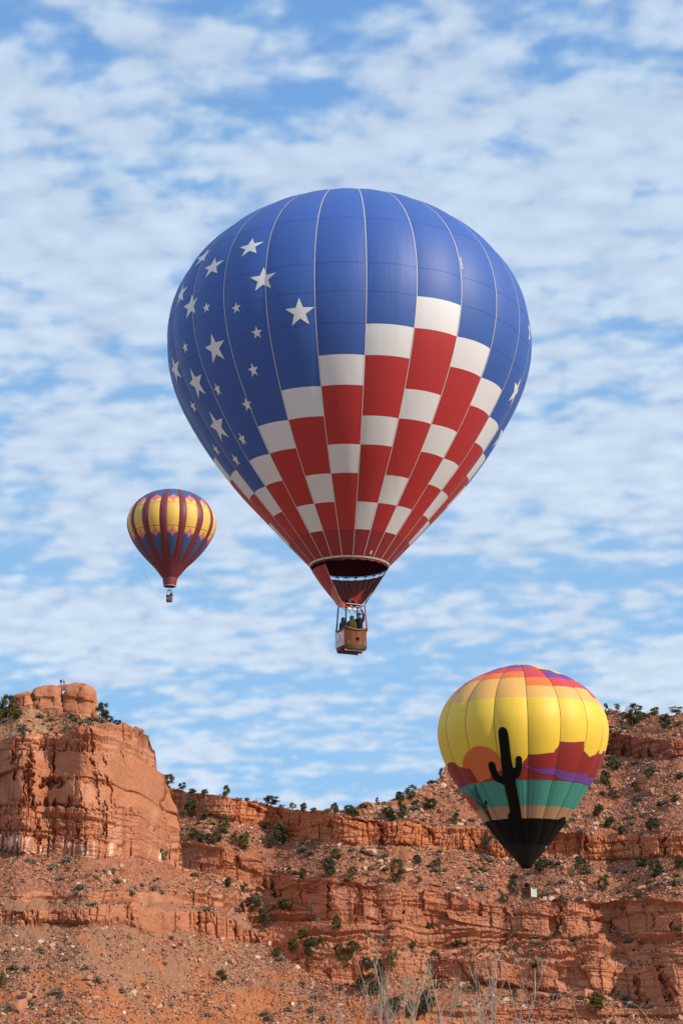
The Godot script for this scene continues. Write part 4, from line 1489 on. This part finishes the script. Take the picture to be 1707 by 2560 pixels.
func rider(called: String, label: String, at: Vector3, yaw: float, tall: float, top: Color, legs: Color, hood: bool, reach: bool, shorts := false, group := "") -> void:
	var t := thing(called, label, "person", at, group)
	t.rotation_degrees.y = yaw
	var skin := Color(0.50, 0.28, 0.20)
	var k := tall / 1.75
	var b := []
	for s in [-1.0, 1.0]:
		var hip := Vector3(0.09 * s, 0.92, 0)
		var knee := Vector3(0.10 * s, 0.50, 0.02)
		var ankle := Vector3(0.11 * s, 0.09, -0.01)
		b.append([hip, knee, 0.085, 0.060, legs])
		b.append([knee, ankle, 0.056, 0.040, skin if shorts else legs])
		b.append([ankle + Vector3(0, -0.035, -0.02), ankle + Vector3(0.02 * s, -0.045, 0.16), 0.042, 0.036, Color(0.03, 0.03, 0.03)])
		var sh := Vector3(0.18 * s, 1.42, 0)
		var el := Vector3(0.25 * s, 1.14, 0.05)
		var wr := Vector3(0.20 * s, 0.98, 0.22)
		if reach and s < 0.0:
			el = Vector3(-0.17, 1.68, 0.12)
			wr = Vector3(-0.08, 1.90, 0.16)
		b.append([sh, el, 0.062, 0.050, top])
		b.append([el, wr, 0.048, 0.036, skin if shorts else top])
		var out := (wr - el).normalized()
		b.append([wr + out * 0.02, wr + out * 0.09, 0.034, 0.030, skin])
		b.append([wr + out * 0.03, wr + out * 0.06 + Vector3(-0.04 * s, 0.0, 0.03), 0.014, 0.011, skin])
		for f in 4:
			b.append([wr + out * 0.09 + Vector3((f - 1.5) * 0.018, 0, 0), wr + out * (0.16 - 0.01 * absf(f - 1.3)) + Vector3((f - 1.5) * 0.020, -0.01, 0.02), 0.011, 0.009, skin])
	b.append([Vector3(-0.07, 0.97, 0), Vector3(0.07, 0.97, 0), 0.115, 0.115, legs])
	b.append([Vector3(0, 1.06, 0), Vector3(0, 1.36, -0.01), 0.145, 0.165, top])
	b.append([Vector3(-0.13, 1.38, 0), Vector3(0.13, 1.38, 0), 0.085, 0.085, top])
	b.append([Vector3(0, 1.44, 0), Vector3(0, 1.54, 0.015), 0.055, 0.052, skin])
	b.append([Vector3(0, 1.60, 0.02), Vector3(0, 1.66, 0.01), 0.078, 0.092, skin])
	b.append([Vector3(0, 1.62, 0.10), Vector3(0, 1.605, 0.118), 0.012, 0.016, skin])
	if hood:
		b.append([Vector3(0, 1.50, -0.03), Vector3(0, 1.66, -0.025), 0.125, 0.118, top])
		for y in [1.12, 1.24, 1.36]:
			b.append([Vector3(-0.08, y, -0.06), Vector3(0.08, y, -0.06), 0.125, 0.125, top * 1.06])
	for q in b:
		q[0] *= k
		q[1] *= k
		q[2] *= k
		q[3] *= k
	part("body", body_mesh(b, 0.028), tinted(0.85), t)
	var hair := Shape.new()
	if not hood:
		var cap := PackedVector2Array([Vector2(0.098, -0.02), Vector2(0.104, 0.02), Vector2(0.090, 0.065), Vector2(0.05, 0.098), Vector2(0.0, 0.106)])
		for q in cap.size():
			cap[q] *= k
		hair.lathe(Vector3(0, 1.665 * k, -0.005), cap, 14)
		part("hair", hair.mesh(), paint(Color(0.035, 0.025, 0.02)), t)


func hikers() -> void:
	var top := cap_top
	rider("person", "hiker in a dark top and grey trousers on the butte's summit", top + Vector3(-0.45, 0, 0.1), 20.0, 1.68, Color(0.02, 0.02, 0.026), Color(0.16, 0.15, 0.20), false, false)
	rider("person", "hiker in a white shirt and black shorts on the butte's summit", top + Vector3(0.20, 0.18, 0.0), -10.0, 1.80, Color(0.62, 0.60, 0.56), Color(0.02, 0.022, 0.03), false, false, true)

# ---------------------------------------------------------------- rocks, trees and shrubs
var cap_top := Vector3.ZERO


# A rounded block of sandstone with joints and ledges, its middle at the origin
func block_mesh(size: Vector3, key: float, nu := 64, nv := 40) -> ArrayMesh:
	var m := Shape.new()
	m.smooth = false
	for j in nv + 1:
		var b := PI * (float(j) / nv - 0.5)
		for i in nu + 1:
			var a := TAU * i / nu
			var d := Vector3(sin(a) * cos(b), sin(b), cos(a) * cos(b))
			var k := pow(pow(absf(d.x), 3.4) + pow(absf(d.y), 3.0) + pow(absf(d.z), 3.4), -1.0 / 3.3)
			var p := d * k * size * 0.5
			var q := p + Vector3(key * 31.0, key * 7.0, 0)
			var out := bump.get_noise_3d(q.x * 0.10, q.y * 0.13, q.z * 0.10) * 0.55 + bump.get_noise_3d(q.x * 0.34, q.y * 0.4, q.z * 0.34) * 0.26 + grain.get_noise_3d(q.x, q.y * 1.3, q.z) * 0.10
			out += bed_cell.get_noise_3d(q.x / 14.0, q.y / 1.5, q.z / 14.0) * 0.30 * smoothstep(0.0, -0.35, p.y / size.y)
			out += blocks(Vector3(q.x + p.z * 0.35, q.y, 0.0), 4.0, 3.0, key * 9.0, 1.1, 0.45) * smoothstep(0.5, 0.36, absf(p.y) / size.y)
			p += d * out * minf(size.y / 5.0, 1.0)
			m.tint = tone(q, 1, 1.0, 0.5, 0.0, 0.0)
			m.add(p, d)
	for j in nv:
		for i in nu:
			var a := j * (nu + 1) + i
			m.quad(a, a + 1, a + nu + 2, a + nu + 1)
	return m.mesh()


func crown_mesh(r: RandomNumberGenerator, upright: float, leaves: int) -> ArrayMesh:
	var m := Shape.new()
	m.smooth = false
	var clumps := r.randi_range(11, 16)
	for k in clumps:
		var f := (k + 0.5) / clumps
		var a := r.randf() * TAU
		var y := lerpf(0.22, 0.90, pow(f, 0.9))
		var wide := 0.36 * sqrt(maxf(sin(PI * pow(lerpf(0.12, 0.97, f), 0.75 + upright * 0.5)), 0.0)) * r.randf_range(0.55, 1.05)
		var c := Vector3(sin(a) * wide, y, cos(a) * wide)
		var size := r.randf_range(0.11, 0.20) * lerpf(1.1, 0.75, f)
		var hue := r.randf()
		for j in leaves:
			var d := Vector3(r.randfn(), r.randfn() * 0.7, r.randfn()) * size * 0.55
			var p := c + d
			var u := Vector3(r.randfn(), r.randfn(), r.randfn()).normalized() * r.randf_range(0.026, 0.055)
			var w := u.cross(Vector3(r.randfn(), r.randfn(), r.randfn())).normalized() * r.randf_range(0.018, 0.034)
			m.tint = Color(0.052, 0.060, 0.030).lerp(Color(0.105, 0.102, 0.050), clampf(hue * 0.7 + r.randf() * 0.4, 0.0, 1.0))
			var nn := u.cross(w).normalized()
			m.face([p - u, p - w, p + u, p + w], nn)
	return m.mesh()


func trunk_mesh(r: RandomNumberGenerator, dead: bool) -> ArrayMesh:
	var m := Shape.new()
	m.tint = Color(0.30, 0.25, 0.21) if dead else Color(0.14, 0.10, 0.075)
	var lean := Vector3(r.randf_range(-0.12, 0.12), 0, r.randf_range(-0.12, 0.12))
	var path := PackedVector3Array()
	for k in 7:
		var f := k / 6.0
		path.append(Vector3(0, -0.06 + f * (0.95 if dead else 0.75), 0) + lean * f + Vector3(sin(f * 5.0 + r.randf()), 0, cos(f * 4.0)) * 0.02)
	m.tube(path, 0.045, 0.010, 6)
	for k in (22 if dead else 7):
		var f := r.randf_range(0.15, 0.95)
		var p: Vector3 = path[0].lerp(path[6], f)
		var a := r.randf() * TAU
		var d := Vector3(sin(a), r.randf_range(0.2, 1.0), cos(a)).normalized() * lerpf(0.42, 0.15, f)
		var e := p + d
		m.tube(PackedVector3Array([p, p + d * 0.5 + Vector3(0, -0.02, 0), e]), 0.016, 0.004, 4)
		if dead:
			for j in 3:
				var q := p.lerp(e, r.randf_range(0.35, 0.95))
				m.tube(PackedVector3Array([q, q + Vector3(r.randf_range(-1, 1), r.randf_range(-0.2, 1), r.randf_range(-1, 1)) * 0.11]), 0.006, 0.002, 3)
	return m.mesh()


func scrub_mesh(r: RandomNumberGenerator, leafy: float, pale: Color, dark: Color) -> ArrayMesh:
	var m := Shape.new()
	m.smooth = false
	for k in 330:
		var a := r.randf() * TAU
		var b := r.randf_range(0.15, 1.45)
		var d := Vector3(sin(a) * cos(b), sin(b) * 0.85, cos(a) * cos(b))
		var p := d * r.randf_range(0.05, 0.30)
		var e := d * r.randf_range(0.38, 0.52)
		var w := d.cross(Vector3(r.randfn(), r.randfn(), r.randfn())).normalized() * 0.034
		m.tint = pale.lerp(dark, r.randf())
		m.face([p - w, p + w, e], d.cross(w).normalized())
		if r.randf() < leafy:
			var u := Vector3(r.randfn(), r.randfn(), r.randfn()).normalized() * 0.075
			var v := u.cross(Vector3(r.randfn(), r.randfn(), r.randfn())).normalized() * 0.055
			m.face([e - u, e - v, e + u, e + v], u.cross(v).normalized())
	return m.mesh()


func foliage() -> StandardMaterial3D:
	var m := tinted(0.8)
	m.backlight_enabled = true
	m.backlight = Color(0.3, 0.3, 0.3)
	return m


func plants() -> void:
	var r := RandomNumberGenerator.new()
	r.seed = 515
	# the boulders on the butte's summit
	var stone := tinted()
	var seat := ground_at(140, 1788)
	var back := Vector3(seat.x, 0, seat.z).normalized()
	var dist := Vector2(seat.x, seat.z).length() + 6.0
	for q in [[117.0, 1762.0, 84.0, 92.0, 6.5, "great square sandstone boulder on the butte's summit, left of the dark cleft", 1.0], [197.0, 1762.0, 86.0, 100.0, 7.5, "great rounded sandstone boulder on the butte's summit, right of the dark cleft", 2.0], [56.0, 1766.0, 66.0, 62.0, 5.5, "low dark sandstone boulder left of the two great summit boulders", 3.0], [229.0, 1784.0, 32.0, 52.0, 4.5, "narrow sandstone block leaning on the right end of the summit boulders", 4.0]]:
		var v := ray(q[0], q[1])
		var k := dist / Vector2(v.x, v.z).length()
		var o := part("boulder", block_mesh(Vector3(q[2], q[3], q[4] * 12.0) * dist / FOCAL, q[6]), stone, self)
		o.position = EYE + v * k
		o.rotation.z = [0.0, 0.12, -0.10, 0.35, -0.12][int(q[6])]
		tag(o, q[5], "boulder", "boulders on the summit")
	var tv := ray(158, 1717)
	cap_top = EYE + tv * ((dist - 0.4) / Vector2(tv.x, tv.z).length())
	var ledge := part("boulder", stones[4], tinted(), self)
	ledge.scale = Vector3(3.2, 2.2, 2.6)
	ledge.position = cap_top + Vector3(0.0, -0.32, -0.1)
	var lm: StandardMaterial3D = paint(Color(0.40, 0.16, 0.09))
	ledge.material_override = lm
	tag(ledge, "flat sandstone slab under the two hikers' feet", "boulder")

	# named larger stones: x, y, width, height in pixels
	var pale := paint(Color(0.53, 0.32, 0.215), 0.95)
	var ruddy := paint(Color(0.45, 0.19, 0.105), 0.95)
	var big := [[922, 2136, 38, 18, 1, "pale flat boulder, largest on the slope under the saddle cliff"], [951, 2158, 15, 14, 1, "pale square boulder just below the largest pale flat boulder"], [954, 2172, 16, 10, 1, "small pale pair boulder below the pale square one"], [1022, 2180, 28, 13, 1, "pale boulder left of the green juniper in the middle of the upper rubble slope"], [1361, 2498, 36, 22, 0, "grey brown boulder in the gully at the foot of the lowest big wall"], [1464, 2494, 44, 28, 0, "tan boulder beside the round juniper at the lower right"], [1104, 2326, 24, 15, 0, "rounded boulder resting on the ledge under the middle cliff band"], [1135, 2384, 26, 17, 0, "boulder on the lower ledge, right of its twin"], [1112, 2392, 30, 16, 0, "boulder on the lower ledge, left of its twin"], [1345, 2170, 20, 12, 1, "pale boulder under the cactus balloon's tip"], [109, 2199, 17, 11, 0, "orange boulder alone on the slope under the butte's wall"], [462, 2034, 24, 20, 0, "orange boulder beside a juniper close behind the butte"], [1144, 2226, 26, 11, 1, "pale slab left of the cactus balloon's basket"], [1178, 2211, 22, 10, 1, "pale slab above the one left of the cactus balloon's basket"], [1090, 2214, 30, 13, 0, "orange slab at the brink of the middle cliff band"], [48, 2524, 44, 30, 0, "broken sandstone slab at the lower left, its lowest piece"], [68, 2502, 32, 32, 0, "broken sandstone slab at the lower left, its middle piece"], [86, 2492, 24, 36, 0, "broken sandstone slab at the lower left, its uppermost piece"], [222, 2452, 24, 12, 0, "thin orange slab on the red soil, upper of two"], [226, 2466, 20, 14, 0, "thin orange slab on the red soil, lower of two"], [626, 2466, 34, 22, 0, "red boulder alone on the stony slope right of the middle"], [1392, 2232, 20, 12, 1, "whitish boulder beside the small dark juniper under the cactus basket"]]
	var n := 0
	for q in big:
		var p := ground_at(q[0], q[1])
		var k := p.distance_to(EYE) / FOCAL
		var o := part("boulder", stones[4 + n % 3], pale if q[4] == 1 else ruddy, self)
		o.position = p + Vector3.UP * q[3] * k * 0.35
		o.scale = Vector3(q[2], q[3] * 1.5, q[2] * 0.8) * k * 1.05
		o.rotation = Vector3(r.randf_range(-0.25, 0.25), r.randf() * TAU, r.randf_range(-0.3, 0.3))
		tag(o, q[5], "boulder")
		n += 1
	# more large stones of the rubble, one by one
	var shades := []
	for k in 6:
		shades.append(paint(stone_tone(r), 0.95))
	scatter(r, near_land, [[[4], 30, "right under the butte's wall"], [[0], 46, "below the left ledge"]], 0.38, 0.85, "sandstone boulders on the slopes", "boulder", "boulder", func(): return [stones[r.randi() % 7], shades[r.randi() % 6]], ["tan angular boulder", "broken boulder"])
	scatter(r, far_land, [[[12], 16, "near the crest of the right hill"], [[10], 66, "above the upper cliff band"], [[8], 70, "between the two cliff bands"], [[2, 4], 22, "on the lower right ledges"]], 0.55, 1.35, "sandstone boulders on the slopes", "boulder", "boulder", func(): return [stones[r.randi() % 7], shades[r.randi() % 6]], ["tan angular boulder", "broken boulder"])

	# junipers and pinyons: foot x, foot y, height, width in pixels; a negative height is a dead one
	var leaf := foliage()
	var olive := foliage()
	olive.albedo_color = Color(1.25, 1.12, 0.95)
	var bark := tinted()
	var makes := []
	for k in 6:
		makes.append([crown_mesh(r, k / 5.0, [160, 70, 150, 60, 130, 90][k]), trunk_mesh(r, false)])
	var snag := trunk_mesh(r, true)
	var groves := [
		["on the butte's top", [20, 1797, 58, 40, 8, 1806, 40, 36, 40, 1800, 30, 34, 58, 1741, 14, 18, 76, 1735, 24, 28, 96, 1735, 18, 28, 115, 1725, -18, 18, 54, 1838, 26, 30, 128, 1719, 8, 16, 178, 1796, 12, 18]],
		["right of the summit boulders", [256, 1801, 44, 32, 275, 1806, 16, 22, 294, 1812, 12, 24, 348, 1836, 12, 14]],
		["along the rim of the saddle", [421, 1966, 30, 30, 456, 1976, 20, 20, 480, 1985, 13, 22, 512, 1989, 15, 17, 567, 1995, 30, 19, 596, 2001, 8, 20, 619, 2005, 11, 14, 641, 2008, -14, 16, 679, 2014, 24, 36, 705, 2020, 8, 16, 732, 2023, 17, 19, 761, 2030, 23, 18, 785, 2033, 14, 18, 812, 2032, -14, 16, 837, 2036, 28, 22, 875, 2036, 23, 32, 909, 2022, 12, 22, 942, 2007, 14, 10]],
		["where the saddle rises", [890, 2046, 18, 18, 971, 2048, 30, 28, 1000, 2004, 24, 24, 1029, 2003, 40, 34, 1003, 2055, 50, 28, 1040, 2018, 18, 22, 1078, 1964, 13, 22, 1103, 1942, 22, 15, 1076, 2022, 26, 32, 1138, 2062, 30, 26, 1156, 2002, 18, 18]],
		["on the crest of the right hill", [1514, 1775, 15, 12, 1543, 1779, 19, 17, 1567, 1781, -18, 18, 1588, 1782, 23, 34, 1600, 1796, 20, 24, 1580, 1818, 42, 30, 1638, 1790, 22, 24, 1690, 1788, 20, 42, 1662, 1828, 40, 28, 1618, 1786, -10, 12]],
		["on the right hill's long slope", [1527, 1922, 34, 36, 1514, 1966, 38, 28, 1530, 1999, 32, 32, 1496, 2044, 30, 28, 1525, 2071, 27, 30, 1631, 2078, 30, 36, 1555, 2085, 21, 22, 1588, 1983, 28, 24, 1624, 1947, 26, 28, 1688, 2008, 20, 15, 1544, 1925, 20, 18, 1700, 1950, 16, 20]],
		["below the saddle cliff", [476, 2044, 48, 30, 509, 2049, 13, 18, 561, 2085, 42, 34, 485, 2096, 26, 26, 498, 2110, 30, 28, 540, 2109, 30, 34, 585, 2116, 32, 20, 612, 2130, 50, 30, 703, 2112, 50, 38, 677, 2121, 26, 22, 668, 2156, -28, 20, 520, 2098, 14, 18]],
		["between the cliff bands", [784, 2130, 26, 26, 840, 2154, 32, 28, 822, 2194, 48, 32, 759, 2199, 28, 20, 788, 2179, -24, 22, 882, 2194, 28, 24, 994, 2210, 60, 36, 1043, 2161, 24, 22, 1092, 2174, 28, 24, 696, 2147, 16, 12, 1047, 2212, 22, 20]],
		["right of the cactus balloon's tip", [1219, 2139, 48, 38, 1354, 2182, 32, 36, 1453, 2186, 44, 34, 1638, 2195, 42, 34, 1507, 2229, 36, 28, 1282, 2242, 42, 26, 1261, 2258, 22, 22, 1406, 2256, 18, 22, 1600, 2172, 28, 30, 1699, 2172, 24, 26, 1537, 2239, -18, 16, 1590, 2246, 16, 18]],
		["at the gully's head", [407, 2156, 34, 26, 572, 2221, 28, 18, 610, 2235, 24, 22, 639, 2288, 54, 38, 661, 2324, 50, 40, 712, 2277, 30, 34, 777, 2288, -40, 24, 625, 2262, 18, 24]],
		["in the lower gully", [840, 2336, 46, 28, 759, 2357, 36, 30, 777, 2390, 44, 38, 735, 2384, 36, 28, 846, 2397, 36, 26, 864, 2429, 40, 38, 882, 2389, 34, 36, 918, 2427, 32, 28, 980, 2424, 42, 32, 942, 2429, 32, 22, 694, 2395, 26, 20, 800, 2360, 16, 20, 773, 2414, 22, 18]],
		["on the lowest slopes", [940, 2488, 60, 52, 980, 2540, 38, 38, 1060, 2538, 56, 52, 554, 2456, 28, 30, 1187, 2485, 36, 32, 1289, 2497, 22, 16, 1022, 2545, 30, 30, 900, 2474, 26, 24, 4, 2470, 34, 30]],
		["on the lower right ledges", [1144, 2373, 22, 28, 1072, 2330, 22, 18, 1032, 2380, 27, 18, 1284, 2411, -28, 13, 1491, 2533, 48, 38, 1554, 2278, 12, 16, 1690, 2340, 24, 24, 1338, 2420, 12, 22]],
	]
	for grove in groves:
		var l: Array = grove[1]
		var order := []
		for k in range(0, l.size(), 4):
			order.append([l[k], l[k + 1], l[k + 2], l[k + 3]])
		order.sort_custom(func(a, b): return a[0] < b[0])
		var alive := 0
		var gone := 0
		for q in order:
			var dead: bool = q[2] < 0
			var p := ground_at(q[0], q[1])
			var s := p.distance_to(EYE) / FOCAL
			var hm: float = absf(q[2]) * s * 1.10
			var wm: float = q[3] * s * 1.18
			var look := "bare juniper" if dead else ("tall juniper" if hm > 4.2 else ("low juniper" if hm < 1.9 else ("wide juniper" if wm > hm else "dark juniper")))
			if dead:
				gone += 1
			else:
				alive += 1
			var t := thing("juniper_tree", "%s %s, %s" % [look, grove[0], (ordinal(gone) + " dead one from the left") if dead else (ordinal(alive) + " green one from the left")], "tree", p - Vector3.UP * 0.1, "junipers on the cliffs")
			t.rotation.y = r.randf() * TAU
			t.scale = Vector3(wm, hm, wm)
			if dead:
				part("trunk", snag, bark, t)
			else:
				var v: Array = makes[r.randi() % 6]
				part("crown", v[0], leaf if r.randf() < 0.7 else olive, t)
				part("trunk", v[1], bark, t)

	# low green shrubs
	var green := []
	for k in 3:
		green.append(scrub_mesh(r, 0.95, Color(0.115, 0.110, 0.050), Color(0.060, 0.066, 0.030)))
	scatter(r, far_land, [[[12], 10, "near the crest of the right hill"], [[10], 34, "above the upper cliff band"], [[8], 36, "between the two cliff bands"], [[4, 5], 16, "under the middle cliff band"], [[2], 8, "in the rubble at the lower right"]], 1.2, 2.6, "green shrubs on the slopes", "green_shrub", "shrub", func(): return [green[r.randi() % 3], leaf], ["round olive green shrub", "small olive green shrub"])
	# grey brush, one bush at a time
	var brush := []
	for k in 4:
		brush.append(scrub_mesh(r, 0.5, Color(0.30, 0.235, 0.165), Color(0.16, 0.125, 0.085)))
	var twig := tinted()
	scatter(r, near_land, [[[9], 26, "on the butte's bench"], [[4], 30, "right under the butte's wall"], [[2, 3], 12, "on the left ledge"], [[0], 46, "below the left ledge"]], 1.0, 2.5, "grey bushes on the slopes", "sagebrush", "shrub", func(): return [brush[r.randi() % 4], twig], ["grey leafless sagebrush", "dull brown sagebrush"])
	scatter(r, far_land, [[[12], 14, "near the crest of the right hill"], [[10], 56, "above the upper cliff band"], [[8], 62, "between the two cliff bands"], [[4, 5], 22, "under the middle cliff band"], [[2], 14, "in the rubble at the lower right"]], 1.7, 3.6, "grey bushes on the slopes", "sagebrush", "shrub", func(): return [brush[r.randi() % 4], twig], ["grey leafless sagebrush", "dull brown sagebrush"])
	tufts(r, near_land, [9], 200, 0.35, 0.8, scrub_mesh(r, 0.1, Color(0.34, 0.26, 0.13), Color(0.20, 0.165, 0.085)), "dry yellow bunch grass on the butte's bench")
	tufts(r, near_land, [0, 2, 4], 2600, 0.25, 0.65, brush[0], "scattered small dry scrub on the slopes under the butte")
	tufts(r, far_land, [2, 4, 8, 10, 12], 2600, 0.4, 1.1, brush[1], "scattered small dry scrub on the ridge slopes")


# count copies of what make() gives, put down on some bands of the land as things of their own
func scatter(r: RandomNumberGenerator, l: Land, plan: Array, least: float, most: float, group: String, called: String, category: String, make: Callable, looks: Array) -> void:
	for q in plan:
		var spots := []
		while spots.size() < q[1]:
			var at := spot(l, r, q[0])
			if at < 0:
				break
			var s := seen(l.p[at])
			if s.x < 4 or s.x > 1700 or s.y > 2552:
				continue
			spots.append([s.x, l.p[at]])
		spots.sort_custom(func(a, b): return a[0] < b[0])
		for k in spots.size():
			var made: Array = make.call()
			var o := part(called, made[0], made[1], self)
			var size := lerpf(least, most, pow(r.randf(), 2.0))
			o.position = spots[k][1] + Vector3.UP * (size * 0.22 if called == "boulder" else -0.04)
			o.rotation = Vector3(r.randf_range(-0.25, 0.25), r.randf() * TAU, r.randf_range(-0.25, 0.25))
			o.scale = Vector3.ONE * size * (1.5 if called == "boulder" else 1.0)
			tag(o, "%s %s, %s from the left" % [looks[0] if size > lerpf(least, most, 0.3) else looks[1], q[2], ordinal(k + 1)], category, group)


func tufts(r: RandomNumberGenerator, l: Land, bands: Array, count: int, least: float, most: float, m: Mesh, label: String) -> void:
	var mm := MultiMesh.new()
	mm.transform_format = MultiMesh.TRANSFORM_3D
	mm.mesh = m
	var put: Array[Transform3D] = []
	while put.size() < count:
		var at := spot(l, r, bands)
		if at >= 0:
			put.append(Transform3D(Basis(Vector3.UP, r.randf() * TAU).scaled(Vector3.ONE * r.randf_range(least, most)), l.p[at]))
	mm.instance_count = count
	for j in count:
		mm.set_instance_transform(j, put[j])
	var o := MultiMeshInstance3D.new()
	o.name = numbered("dry_grass")
	o.multimesh = mm
	o.material_override = tinted()
	add_child(o, true)
	o.set_meta("kind", "stuff")
	o.set_meta("label", label)


# ---------------------------------------------------------------- bare willows and dry stalks close to the camera
func twigs() -> void:
	var r := RandomNumberGenerator.new()
	r.seed = 909
	var pale := tinted(0.8)
	# name, label, x of the foot, distance, spread of the foot, stems, top edge in pixels, leaning
	for q in [["willow_bush", "bare willow at the lower edge, leftmost and lowest of the five", 915.0, 28.0, 0.45, 6, 2420.0, 0.30], ["willow_bush", "bare willow with the tallest stems, second of the five", 1000.0, 30.0, 0.50, 8, 2310.0, 0.24], ["willow_bush", "bare willow in the middle of the five at the lower edge", 1090.0, 31.0, 0.50, 6, 2390.0, 0.24], ["willow_bush", "bare willow with upright stems, fourth of the five", 1185.0, 30.0, 0.45, 7, 2340.0, 0.20], ["willow_bush", "bare willow at the right end of the five, thin stems", 1275.0, 32.0, 0.45, 6, 2370.0, 0.26], ["dry_shrub", "bleached dry shrub at the lower left edge", 190.0, 24.0, 0.16, 7, 2490.0, 0.16], ["dry_shrub", "bleached thin dry shrub left of the middle at the lower edge", 805.0, 26.0, 0.14, 3, 2480.0, 0.14]]:
		var v := ray(q[2], 2560.0)
		var k: float = q[3] / Vector2(v.x, v.z).length()
		var foot := EYE + v * k
		foot.y = lerpf(0.0, -5.5, smoothstep(40.0, 240.0, q[3])) - 0.03
		var t := thing(q[0], q[1], "shrub", foot, "bare shrubs close by")
		var top: float = (EYE + ray(q[2], q[6]) * k).y - foot.y
		for s in q[5]:
			var m := Shape.new()
			m.tint = Color(0.30, 0.235, 0.165).lerp(Color(0.50, 0.42, 0.33), r.randf())
			var a := r.randf() * TAU
			var root: Vector3 = Vector3(sin(a), 0, cos(a)) * q[4] * r.randf()
			var lean: Vector3 = Vector3(r.randf_range(-1, 1), 0, r.randf_range(-0.6, 0.6)) * q[7] * top
			var high := top * r.randf_range(0.72, 1.0)
			var path := PackedVector3Array()
			var ph := r.randf() * 6.0
			for j in 9:
				var f := j / 8.0
				path.append(root + Vector3(0, high * f, 0) + lean * pow(f, 1.5) + Vector3(sin(ph + f * 7.0), 0, cos(ph + f * 5.0)) * 0.025 * f)
			m.tube(path, 0.0115, 0.003, 5)
			var stem := part("stem", m.mesh(), pale, t)
			for j in (4 if q[0] == "dry_shrub" else 12):
				var b := Shape.new()
				b.tint = m.tint * r.randf_range(0.85, 1.15)
				var f := r.randf_range(0.45, 0.95)
				var p: Vector3 = path[int(f * 8.0)]
				var d := Vector3(r.randf_range(-0.5, 0.5), r.randf_range(0.7, 1.3), r.randf_range(-0.4, 0.4)) * r.randf_range(0.18, 0.42)
				b.tube(PackedVector3Array([p, p + d * 0.5 + Vector3(d.x * 0.12, 0, 0), p + d]), 0.0048, 0.0018, 4)
				var e := p + d * r.randf_range(0.4, 0.7)
				b.tube(PackedVector3Array([e, e + Vector3(r.randf_range(-0.1, 0.1), r.randf_range(0.06, 0.2), r.randf_range(-0.1, 0.1))]), 0.004, 0.0015, 4)
				part("twig", b.mesh(), pale, stem)
	for q in [[1450.0, "dry yellow grass stalks at the lower edge right of the willows"], [1560.0, "arching dry yellow grass stalks at the lower right"], [1665.0, "dry yellow grass stalks next to the lower right corner"]]:
		var v := ray(q[0], 2560.0)
		var k: float = 16.0 / Vector2(v.x, v.z).length()
		var foot := EYE + v * k
		foot.y = -0.02
		var t := thing("grass_clump", q[1], "grass", foot, "dry stalks close by")
		var top: float = (EYE + ray(q[0], 2490.0) * k).y
		for s in 6:
			var m := Shape.new()
			m.tint = Color(0.55, 0.36, 0.13)
			var path := PackedVector3Array()
			var bend := r.randf_range(-0.45, 0.45)
			for j in 9:
				var f := j / 8.0
				path.append(Vector3((s - 2.5) * 0.02 + bend * f * f, top * r.randf_range(0.985, 1.0) * sin(f * PI * 0.5) * (0.8 + 0.04 * s), (s % 3 - 1) * 0.05 * f))
			m.tube(path, 0.0035, 0.0012, 4)
			part("stalk", m.mesh(), pale, t)
